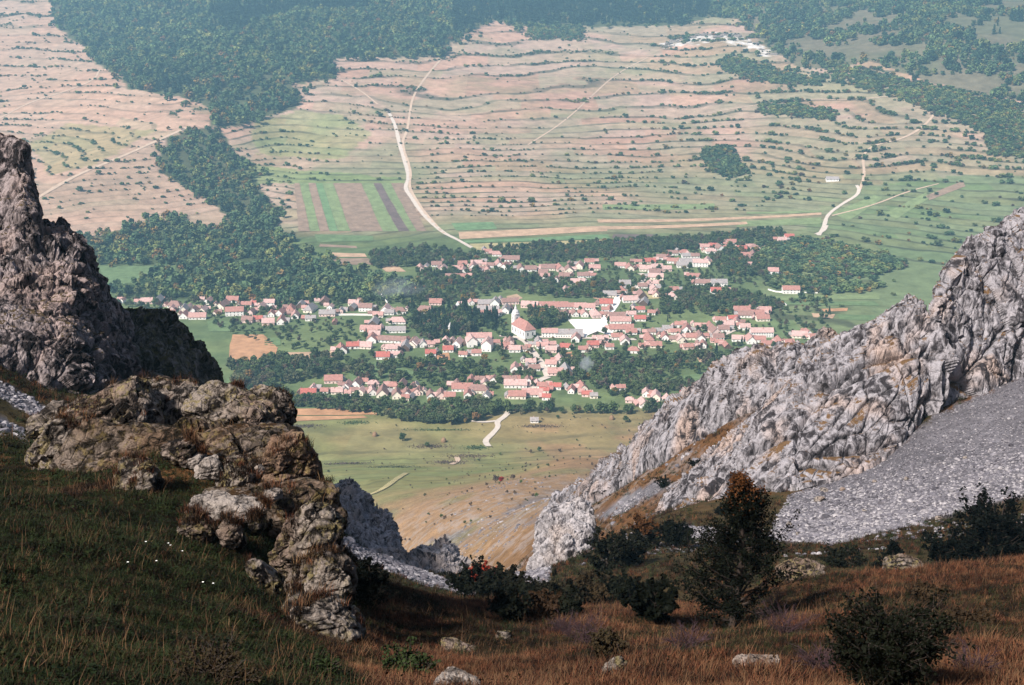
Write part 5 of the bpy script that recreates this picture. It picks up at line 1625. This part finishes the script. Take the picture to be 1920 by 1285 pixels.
def grow(h, w, seed, nstem=1, nbr=60, sub=4, lean=0.9, base_clear=0.15, taper=1.0, shape='oval'):
    """trunk(s), limbs and twigs of a small tree of height h and crown width w; returns trunk paths, branch paths, twig points"""
    r = np.random.default_rng(seed)
    trunks, tr, limbs, lr, tips = [], [], [], [], []
    for s in range(nstem):
        th = h * (0.92 if s == 0 else r.uniform(0.5, 0.85))
        dx, dy = (r.normal(size=2) * 0.10 * w) * (0 if nstem == 1 else 1.6)
        t = np.linspace(0, 1, 9)
        P = np.stack([dx * t + 0.03*h*np.sin(3*t + s), dy * t + 0.03*h*np.cos(2.4*t + s) - 0.03*h, th * t - 0.03*h], -1)
        R = (0.026 * h * (1 - 0.88 * t) + 0.004) * taper * (1.0 if s == 0 else 0.7)
        trunks.append(P); tr.append(R)
        for b in range(nbr // nstem):
            u = base_clear + (0.98 - base_clear) * r.random() ** 0.85
            p0 = np.array([np.interp(u, t, P[:, k]) for k in range(3)])
            az = r.random() * 6.283
            if shape == 'oval':
                prof = math.sin(math.pi * min(1, max(0.04, (u - base_clear * 0.4) / (1.04 - base_clear * 0.4))) ** 0.85) ** 0.8
            elif shape == 'spire':
                prof = min(1.0, u / 0.22) * (1.04 - u) ** 0.95 * 1.15
            elif shape == 'cone':
                prof = (1.02 - u) ** 0.9
            else:
                prof = 0.55 + 0.45 * math.sin(math.pi * u)
            L = 0.5 * w * prof * r.uniform(0.6, 1.25)
            rise = lean * r.uniform(0.6, 1.3)
            k = np.linspace(0, 1, 6)
            Q = p0 + np.stack([np.cos(az) * L * k, np.sin(az) * L * k, L * rise * (0.55*k + 0.45*k*k)], -1)
            Q += r.normal(size=Q.shape) * 0.03 * L * k[:, None]
            limbs.append(Q); lr.append(np.maximum(0.009 * h * (0.35 + 0.65*prof) * (1 - 0.85*k) * taper, 0.004))
            for q in range(sub):
                v = r.uniform(0.25, 1.0)
                c0 = np.array([np.interp(v, k, Q[:, m_]) for m_ in range(3)])
                d = r.normal(size=3) * 0.6 + np.array([np.cos(az), np.sin(az), 0.7])
                d /= np.linalg.norm(d)
                l2 = L * r.uniform(0.2, 0.5) + 0.05
                E = c0 + d * np.linspace(0, 1, 4)[:, None] * l2
                limbs.append(E); lr.append(np.linspace(0.004, 0.002, 4) * max(1, h / 4))
                tips.append((c0, c0 + d * l2))
    A = np.concatenate(limbs)
    k = np.array([w / np.ptp(np.percentile(A[:, 0], [1, 99])), w / np.ptp(np.percentile(A[:, 1], [1, 99])), h / np.percentile(A[:, 2], 99.5)])
    return [P * k for P in trunks], tr, [Q * k for Q in limbs], lr, [(a_ * k, b_ * k) for a_, b_ in tips]

def leaves_on(tips, n, jitter, size, seed, up=0.3, aspect=1.0):
    r = np.random.default_rng(seed)
    A = np.array([t[0] for t in tips]); Bp = np.array([t[1] for t in tips])
    k = r.integers(0, len(A), n)
    u = r.random(n)[:, None]
    C = A[k] * (1 - u) + Bp[k] * u + r.normal(size=(n, 3)) * jitter
    return C, leaf_quads(C, size, up, seed + 1, aspect)

def near_bush(name, px, py, d, hpx, wpx, mat, label, cat, group, seed, n=2500, leaf=0.045, nstem=3, nbr=60, lean=0.8, shape='round', base=0.08, bare=False, bark=None, top=None):
    g = stand(px, py, d)
    dep = float((g - CAM) @ FW)
    h = hpx * dep / FPX / 0.93; w = wpx * dep / FPX
    tr, trr, lb, lbr, tips = grow(h, w, seed, nstem, nbr, 4, lean, base, 1.0, shape)
    e = obj(name, None, loc=g)
    obj('trunk', tubes(tr, trr, 6), bark or BARK_DARK, e)
    br = obj('branches', tubes(lb, lbr, 3), bark or BARK_DARK, e)
    if not bare:
        C, (V, F) = leaves_on(tips, n, 0.025 * w, leaf * min(dep / 38.0, 1.0 + (dep - 38.0) / 90.0 if dep > 38 else 9), seed)
        if top is not None:
            m_ = (C[:, 2] + 0.05 * h * np.random.default_rng(seed).normal(size=len(C))) > top[0] * h
            obj('foliage', mesh('foliage', V.reshape(-1, 4, 3)[~m_].reshape(-1, 3), np.arange(4 * (~m_).sum()).reshape(-1, 4), smooth=False), mat, e)
            obj('foliage', mesh('foliage', V.reshape(-1, 4, 3)[m_].reshape(-1, 3), np.arange(4 * m_.sum()).reshape(-1, 4), smooth=False), top[1], e)['label'] = 'orange autumn leaves at the top'
        else:
            obj('foliage', mesh('foliage', V, F, smooth=False), mat, e)
    return tag(e, label, cat, group)

def leafmat(name, cols, scale=2.5):
    return mat_foliage(name, cols, 0.7, scale)
BARK_DARK = mat_plain('dark_bark', (0.035, 0.026, 0.022), 0.3, 8.0)
TWIG = mat_plain('purple_brown_twigs', (0.045, 0.026, 0.030), 0.3, 8.0)
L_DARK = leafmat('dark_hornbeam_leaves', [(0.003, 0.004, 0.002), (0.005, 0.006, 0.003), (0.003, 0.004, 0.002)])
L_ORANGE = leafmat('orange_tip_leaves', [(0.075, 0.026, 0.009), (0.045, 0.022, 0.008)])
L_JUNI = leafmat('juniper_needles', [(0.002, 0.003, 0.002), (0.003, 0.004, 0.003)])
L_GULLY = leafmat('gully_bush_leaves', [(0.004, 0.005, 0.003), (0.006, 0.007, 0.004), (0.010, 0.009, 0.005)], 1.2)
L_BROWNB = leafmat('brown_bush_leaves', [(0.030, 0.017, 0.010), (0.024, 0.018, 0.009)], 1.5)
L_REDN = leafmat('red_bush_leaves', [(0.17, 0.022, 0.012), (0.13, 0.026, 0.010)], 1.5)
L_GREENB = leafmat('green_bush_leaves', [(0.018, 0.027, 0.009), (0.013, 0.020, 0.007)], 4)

G1 = 'dark shrubs in the gully'; G2 = 'trees of the brown slope'; G3 = 'shrubs in the brown grass'; G4 = 'dark trees below the scree'
NB = near_bush
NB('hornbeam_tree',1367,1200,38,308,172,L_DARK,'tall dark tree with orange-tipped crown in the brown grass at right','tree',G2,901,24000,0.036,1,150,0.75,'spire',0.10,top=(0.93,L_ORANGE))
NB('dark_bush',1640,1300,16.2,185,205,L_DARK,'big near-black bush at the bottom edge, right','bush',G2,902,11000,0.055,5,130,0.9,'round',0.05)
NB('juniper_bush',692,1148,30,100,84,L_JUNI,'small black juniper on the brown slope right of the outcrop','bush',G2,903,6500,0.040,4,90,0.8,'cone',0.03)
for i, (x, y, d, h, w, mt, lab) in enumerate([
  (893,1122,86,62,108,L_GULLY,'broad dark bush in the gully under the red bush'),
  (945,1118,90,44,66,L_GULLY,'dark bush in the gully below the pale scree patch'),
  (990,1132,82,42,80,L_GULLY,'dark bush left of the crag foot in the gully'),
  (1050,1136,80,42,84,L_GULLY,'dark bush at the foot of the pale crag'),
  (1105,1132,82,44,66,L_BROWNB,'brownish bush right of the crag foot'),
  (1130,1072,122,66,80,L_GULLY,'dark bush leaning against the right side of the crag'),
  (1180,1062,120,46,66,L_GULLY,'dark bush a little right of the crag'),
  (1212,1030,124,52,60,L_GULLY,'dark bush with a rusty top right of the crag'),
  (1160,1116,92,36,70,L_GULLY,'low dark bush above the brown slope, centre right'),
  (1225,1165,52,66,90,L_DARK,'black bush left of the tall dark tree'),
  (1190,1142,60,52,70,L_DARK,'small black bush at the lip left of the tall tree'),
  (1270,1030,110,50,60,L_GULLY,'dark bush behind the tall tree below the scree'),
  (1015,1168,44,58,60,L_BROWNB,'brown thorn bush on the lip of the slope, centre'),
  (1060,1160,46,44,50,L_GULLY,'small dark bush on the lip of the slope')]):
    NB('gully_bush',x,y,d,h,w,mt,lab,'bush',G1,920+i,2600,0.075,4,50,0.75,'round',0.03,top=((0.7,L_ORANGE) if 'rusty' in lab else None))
NB('red_bush',905,1058,98,46,50,L_REDN,'bright red bush among the dark gully shrubs','bush',G1,940,2000,0.07,3,40,0.8,'round',0.05)
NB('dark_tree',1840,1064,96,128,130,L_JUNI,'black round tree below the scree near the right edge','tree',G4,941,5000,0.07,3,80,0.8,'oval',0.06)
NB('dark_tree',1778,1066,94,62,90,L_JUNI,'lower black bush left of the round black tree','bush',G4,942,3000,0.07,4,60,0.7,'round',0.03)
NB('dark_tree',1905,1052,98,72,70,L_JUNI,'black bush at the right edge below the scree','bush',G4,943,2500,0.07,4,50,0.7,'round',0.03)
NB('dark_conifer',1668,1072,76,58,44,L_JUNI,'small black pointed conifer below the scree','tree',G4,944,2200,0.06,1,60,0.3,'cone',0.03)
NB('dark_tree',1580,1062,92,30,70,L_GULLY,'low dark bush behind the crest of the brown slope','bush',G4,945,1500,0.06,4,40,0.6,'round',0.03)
for i, (x, y, d, h, w, lab) in enumerate([
  (1100,1215,28,62,90,'purple leafless thorn bush right of the centre rocks'),(1470,1222,25,58,110,'purple leafless thorn bush right of the tall tree foot'),(1290,1230,22,50,90,'purple leafless thorn bush left of the tall tree foot'),
  (1530,1260,16,50,80,'purple leafless thorn bush beside the big black bush'),(1820,1270,14,60,90,'leafless thorn bush near the bottom right corner'),(1060,1195,34,40,60,'little leafless bush in brown grass at centre'),
  (1450,1150,40,46,40,'thin bare sapling right of the tall dark tree')]):
    NB('thorn_bush',x,y,d,h,w,None,lab,'bush',G3,960+i,0,0.04,6,70,0.9,'round',0.05,bare=True,bark=TWIG)
for i, (x, y, d, h, w, mt, lab) in enumerate([
  (760,1270,13.5,44,90,L_GREENB,'low green leafy shrub at the bottom, right of the outcrop'),(955,1165,36,56,70,L_GULLY,'olive bush on the brown slope, left of centre'),
  (590,1280,11.5,40,90,L_GREENB,'low green shrub at the bottom edge below the outcrop'),(1140,1240,20,56,60,L_BROWNB,'brown leafy shrub above the pointed rock'),
  (400,1290,9.6,60,150,L_BROWNB,'brown weedy shrub at the bottom edge, left'),(1750,1130,34,26,70,L_BROWNB,'small brown bush on the right brown slope'),(1820,1170,27,24,70,L_BROWNB,'low brown bush near the right edge of the slope')]):
    NB('leafy_shrub',x,y,d,h,w,mt,lab,'shrub',G3,980+i,2600,0.05,6,60,0.8,'round',0.03)
NB('dark_bush',1508,668,193,34,40,L_GULLY,'dark bush growing on the rock crest at right','bush','shrubs on the right-hand cliffs',990,1500,0.06,3,40,0.8,'round',0.05)
for i, (x, y, d, lab) in enumerate([(1305,880,196,'dark bush on the brown ledge of the right-hand cliffs'),(1240,915,210,'small dark bush low on the right-hand cliffs'),(1350,965,150,'dark shrub at the foot of the right-hand slab'),(1585,640,184,'small bush in the notch of the right-hand crest')]):
    NB('dark_bush',x,y,d,20,28,L_GULLY,lab,'bush','shrubs on the right-hand cliffs',1000+i,700,0.05,3,24,0.8,'round',0.05)

# ------------------------------------------------------------------ grass and weeds
def tuft(name, mat, nb, h, wd, spread, seed):
    r = np.random.default_rng(seed)
    V, F = [], []
    for b in range(nb):
        a = r.random() * 6.283; o = r.normal(size=2) * spread * 0.4
        H = h * r.uniform(0.5, 1.15); out = H * r.uniform(0.15, 0.8)
        c, s = math.cos(a), math.sin(a)
        k = len(V)
        for t, ww in ((0, 1.0), (0.5, 0.8), (1.0, 0.12)):
            x = o[0] + c * out * t * t; y = o[1] + s * out * t * t; z = H * (t - 0.18 * t * t) - 0.03
            V += [(x - s * wd * ww, y + c * wd * ww, z), (x + s * wd * ww, y - c * wd * ww, z)]
        F += [(k, k+1, k+3, k+2), (k+2, k+3, k+5, k+4)]
    me = mesh(name, V, F, smooth=False)
    me.materials.append(mat)
    return me
def grassmat(name, stops, vscale=0.5):
    m = NT(name, 0.8, 0.1)
    nz = m.noise(m.pos(), vscale, 5, 0.65)
    mixv = m.math('ADD', m.math('MULTIPLY', nz, 0.75), m.math('MULTIPLY', m.rnd(), 0.25))
    m.color(m.ramp(mixv, stops))
    return m.m
G_RUST = grassmat('rust_grass', [(0.38, (0.010, 0.005, 0.004)), (0.47, (0.045, 0.016, 0.009)), (0.56, (0.105, 0.040, 0.020)), (0.66, (0.165, 0.074, 0.037)), (0.75, (0.035, 0.022, 0.010))])
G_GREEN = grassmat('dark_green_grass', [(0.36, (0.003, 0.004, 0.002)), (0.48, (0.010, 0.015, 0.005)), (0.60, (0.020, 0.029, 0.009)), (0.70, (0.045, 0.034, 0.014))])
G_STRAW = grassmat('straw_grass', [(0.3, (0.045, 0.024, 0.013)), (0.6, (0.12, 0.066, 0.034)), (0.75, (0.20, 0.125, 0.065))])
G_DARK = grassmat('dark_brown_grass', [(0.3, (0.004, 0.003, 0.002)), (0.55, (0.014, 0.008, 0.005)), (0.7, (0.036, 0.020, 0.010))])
def weed(name, mat, n, rad, leaf, seed):
    r = np.random.default_rng(seed)
    C = r.normal(size=(n, 3)) * np.array([rad, rad, rad * 0.5]); C[:, 2] = np.abs(C[:, 2]) + 0.02
    V, F = leaf_quads(C, leaf, 0.9, seed)
    me = mesh(name, V, F, smooth=False); me.materials.append(mat)
    return me
gp = []
for k, (mt, nb, h, wd, sp) in enumerate([(G_RUST,16,.30,.0065,.16),(G_RUST,14,.24,.008,.2),(G_STRAW,10,.36,.005,.12),(G_GREEN,18,.22,.008,.2),(G_GREEN,14,.30,.007,.16),(G_DARK,16,.26,.008,.18)]):
    gp.append(obj('grass_%02d' % k, tuft('grass', mt, nb, h, wd, sp, 1100 + k), link=False))
gp.append(obj('grass_06', weed('weed', L_GREENB, 26, 0.10, 0.028, 1120), link=False))
gp.append(obj('grass_08', tuft('stalk', G_STRAW, 3, .62, .004, .05, 1130), link=False))
gp.append(obj('grass_07', weed('weed', L_BROWNB, 22, 0.12, 0.026, 1121), link=False))
GRASS = proto_collection('grass_tufts', gp)

N = 230000
r = 5.5 * (66 / 5.5) ** (rng.random(N) ** 0.85)
a = np.radians(-29 + 58 * rng.random(N))
x, y = r * np.sin(a), r * np.cos(a)
P = np.stack([x, y, ground(x, y)], -1)
px, py, pd = proj(P)
keep = (py < 1330) & (px > -40) & (px < 1960)
P, px, py, r = P[keep], px[keep], py[keep], r[keep]
pn = n2(P[:, 0], P[:, 1], 3.0, 121, 3); pb = n2(P[:, 0], P[:, 1], 9.0, 122, 2)
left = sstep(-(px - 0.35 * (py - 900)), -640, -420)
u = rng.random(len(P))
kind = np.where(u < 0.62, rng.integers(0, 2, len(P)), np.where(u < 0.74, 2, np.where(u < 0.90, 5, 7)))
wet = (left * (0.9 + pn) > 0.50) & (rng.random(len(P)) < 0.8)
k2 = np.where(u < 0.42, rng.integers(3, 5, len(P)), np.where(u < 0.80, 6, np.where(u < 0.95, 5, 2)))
kind = np.where(wet, k2, kind)
mid = (left < 0.5) & (pn + 0.6 * pb < -0.12) & (rng.random(len(P)) < 0.8)
kind = np.where(mid, np.where(u < 0.6, 5, np.where(u < 0.8, 4, 7)), kind)
lw = (left >= 0.5) & ~wet
kind = np.where(lw & (u < 0.5), 5, kind)
kind = np.where((left > 0.5) & (kind < 3) & (rng.random(len(P)) < 0.65), 5, kind)
kind = np.where(rng.random(len(P)) < 0.025, 8, kind)
s = (0.5 + 0.5 * rng.random(len(P))) * (0.55 + 0.55 * sstep(r, 8, 45)) * (1 + 0.4 * pn) * (1 + 0.9 * np.clip(n2(P[:, 0], P[:, 1], 0.9, 123, 2), -0.5, 0.7))
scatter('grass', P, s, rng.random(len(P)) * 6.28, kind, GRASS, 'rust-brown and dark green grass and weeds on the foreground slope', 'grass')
# coarse growth on the slopes behind
N = 60000
r = 62 * (230 / 62) ** rng.random(N)
a = np.radians(-28 + 56 * rng.random(N))
x, y = r * np.sin(a), r * np.cos(a)
P = np.stack([x, y, ground(x, y)], -1)
px, py, pd = proj(P)
ok = np.ones(N, bool)
for pg, (d0, d1) in SCREE:
    ok &= ~(inpoly(px + 4 * rng.normal(size=N), py + 3 * rng.normal(size=N), pg) & (pd > d0) & (pd < d1))
dens = n2(P[:, 0], P[:, 1], 10, 131, 3)
ok &= rng.random(N) < 0.5 + 0.8 * dens
P, r, px = P[ok], r[ok], px[ok]
u = rng.random(len(P))
kind = np.where(u < 0.35, 5, np.where(u < 0.55, rng.integers(0, 2, len(P)), np.where(u < 0.75, 4, np.where(u < 0.88, 6, 7))))
scatter('rough_grass', P, (1.2 + 1.0 * rng.random(len(P))) * np.clip(r / 90, 0.9, 1.6), rng.random(len(P)) * 6.28, kind, GRASS, 'dark rough grass and low growth on the slopes below the scree', 'grass')

# dry grass hanging on the outcrop itself
N = 5200
V0 = []
for o in [o for o in COL.objects if o.name.startswith('boulder') and o.get('group', '').startswith('boulders')]:
    me = o.data
    co = np.empty(len(me.vertices) * 3); me.vertices.foreach_get('co', co)
    nn = np.empty(len(me.vertices) * 3); me.vertices.foreach_get('normal', nn)
    co = co.reshape(-1, 3); nn = nn.reshape(-1, 3)
    M = np.array(o.matrix_basis)
    W = co @ M[:3, :3].T + M[:3, 3]
    NW = nn @ M[:3, :3].T
    sel = (NW[:, 2] > 0.62) & (n2(W[:, 0], W[:, 1], 0.8, 141, 2) > 0.22)
    W = W[sel]
    if len(W):
        V0.append(W[rng.choice(len(W), min(len(W), 50), replace=False)])
P = np.concatenate(V0)
u = rng.random(len(P))
scatter('outcrop_grass', P, 0.55 + 0.5 * rng.random(len(P)), rng.random(len(P)) * 6.28, np.where(u < 0.5, 5, np.where(u < 0.8, 0, 2)), GRASS, 'dry grass rooted in the cracks of the outcrop', 'grass')

# small white flowers in the dark grass at left
M_PETAL = mat_plain('white_petals', (0.75, 0.74, 0.72), 0.05, 5.0)
for i, (x, y) in enumerate([(276,1042),(318,1043),(322,1047),(344,1058),(243,1084),(383,1120),(402,1122),(296,1080)]):
    d = float(np.interp(y, [960, 1100, 1285], [23, 15.5, 9]))
    g = stand(x, y, d)
    e = obj('white_flower', None, loc=g, scale=(.32, .32, .7))
    obj('stem', tubes([np.array([[0, 0, 0], [0.01, 0.0, 0.15], [0.0, -0.02, 0.32]])], [np.array([.004, .003, .003])], 4), L_GREENB, e)
    V, F = [], []
    for k in range(8):
        a_ = k * math.pi / 4
        c_, s_ = math.cos(a_), math.sin(a_)
        j = len(V)
        V += [(0, -0.02, .325), (.03*c_ - .012*s_, .03*s_ + .012*c_ - .02, .335), (.055*c_, .055*s_ - .02, .33), (.03*c_ + .012*s_, .03*s_ - .012*c_ - .02, .335)]
        F.append((j, j+1, j+2, j+3))
    obj('petals', mesh('petals', V, F, smooth=False), M_PETAL, e)
    tag(e, 'small white flower in the dark grass below the outcrop', 'flower', 'white flowers in the dark grass')
# ================================================================== AIR
zmax = max(float(TH.max()), 402.0) + 30
m = bpy.data.materials.new('haze_air')
m.use_nodes = True
m.node_tree.nodes.clear()
mo = m.node_tree.nodes.new('ShaderNodeOutputMaterial')
pv = m.node_tree.nodes.new('ShaderNodeVolumePrincipled')
pv.inputs['Color'].default_value = (0.40, 0.74, 0.98, 1)
pv.inputs['Density'].default_value = 0.000125
pv.inputs['Anisotropy'].default_value = 0.1
m.node_tree.links.new(pv.outputs[0], mo.inputs['Volume'])
hz = obj('haze', box_mesh('haze', -6300, 6300, -6300, 6300, float(TH.min()) - 8, zmax), m)
tag(hz, kind='stuff')

# smoke rising from two gardens
def smoke(px, py, w, h, dens, label):
    g = land([px], [py])[0]
    k = float((g - CAM) @ FW) / FPX
    sx, sz = w * k / 2, h * k / 2
    m = bpy.data.materials.new('smoke')
    m.use_nodes = True
    t = m.node_tree; t.nodes.clear()
    o_ = t.nodes.new('ShaderNodeOutputMaterial'); v = t.nodes.new('ShaderNodeVolumePrincipled')
    tc = t.nodes.new('ShaderNodeTexCoord'); ln = t.nodes.new('ShaderNodeVectorMath'); ln.operation = 'LENGTH'
    nz = t.nodes.new('ShaderNodeTexNoise'); nz.inputs['Scale'].default_value = 1.8; nz.inputs['Detail'].default_value = 3
    t.links.new(tc.outputs['Object'], ln.inputs[0]); t.links.new(tc.outputs['Object'], nz.inputs['Vector'])
    a = t.nodes.new('ShaderNodeMath'); a.operation = 'SUBTRACT'; t.links.new(nz.outputs[0], a.inputs[0])
    b = t.nodes.new('ShaderNodeMath'); b.operation = 'MULTIPLY'; b.inputs[1].default_value = 0.62; t.links.new(ln.outputs['Value'], b.inputs[0])
    t.links.new(b.outputs[0], a.inputs[1])
    c = t.nodes.new('ShaderNodeMath'); c.operation = 'MULTIPLY'; c.use_clamp = False; c.inputs[1].default_value = dens; t.links.new(a.outputs[0], c.inputs[0])
    d = t.nodes.new('ShaderNodeMath'); d.operation = 'MAXIMUM'; d.inputs[1].default_value = 0.0; t.links.new(c.outputs[0], d.inputs[0])
    v.inputs['Color'].default_value = (0.85, 0.9, 0.95, 1)
    t.links.new(d.outputs[0], v.inputs['Density']); t.links.new(v.outputs[0], o_.inputs['Volume'])
    V, F = ICO[3]
    o = obj('smoke', mesh('smoke', V, F), m, loc=(g[0], g[1], g[2] + sz + 0.5), scale=(sx, sx, sz))
    tag(o, label, 'smoke', kind='stuff')
smoke(1098, 706, 34, 46, 0.32, 'thin blue-grey smoke over the gardens at lower right')
smoke(742, 566, 130, 50, 0.022, 'faint mist of smoke at the wood edge above the left street')
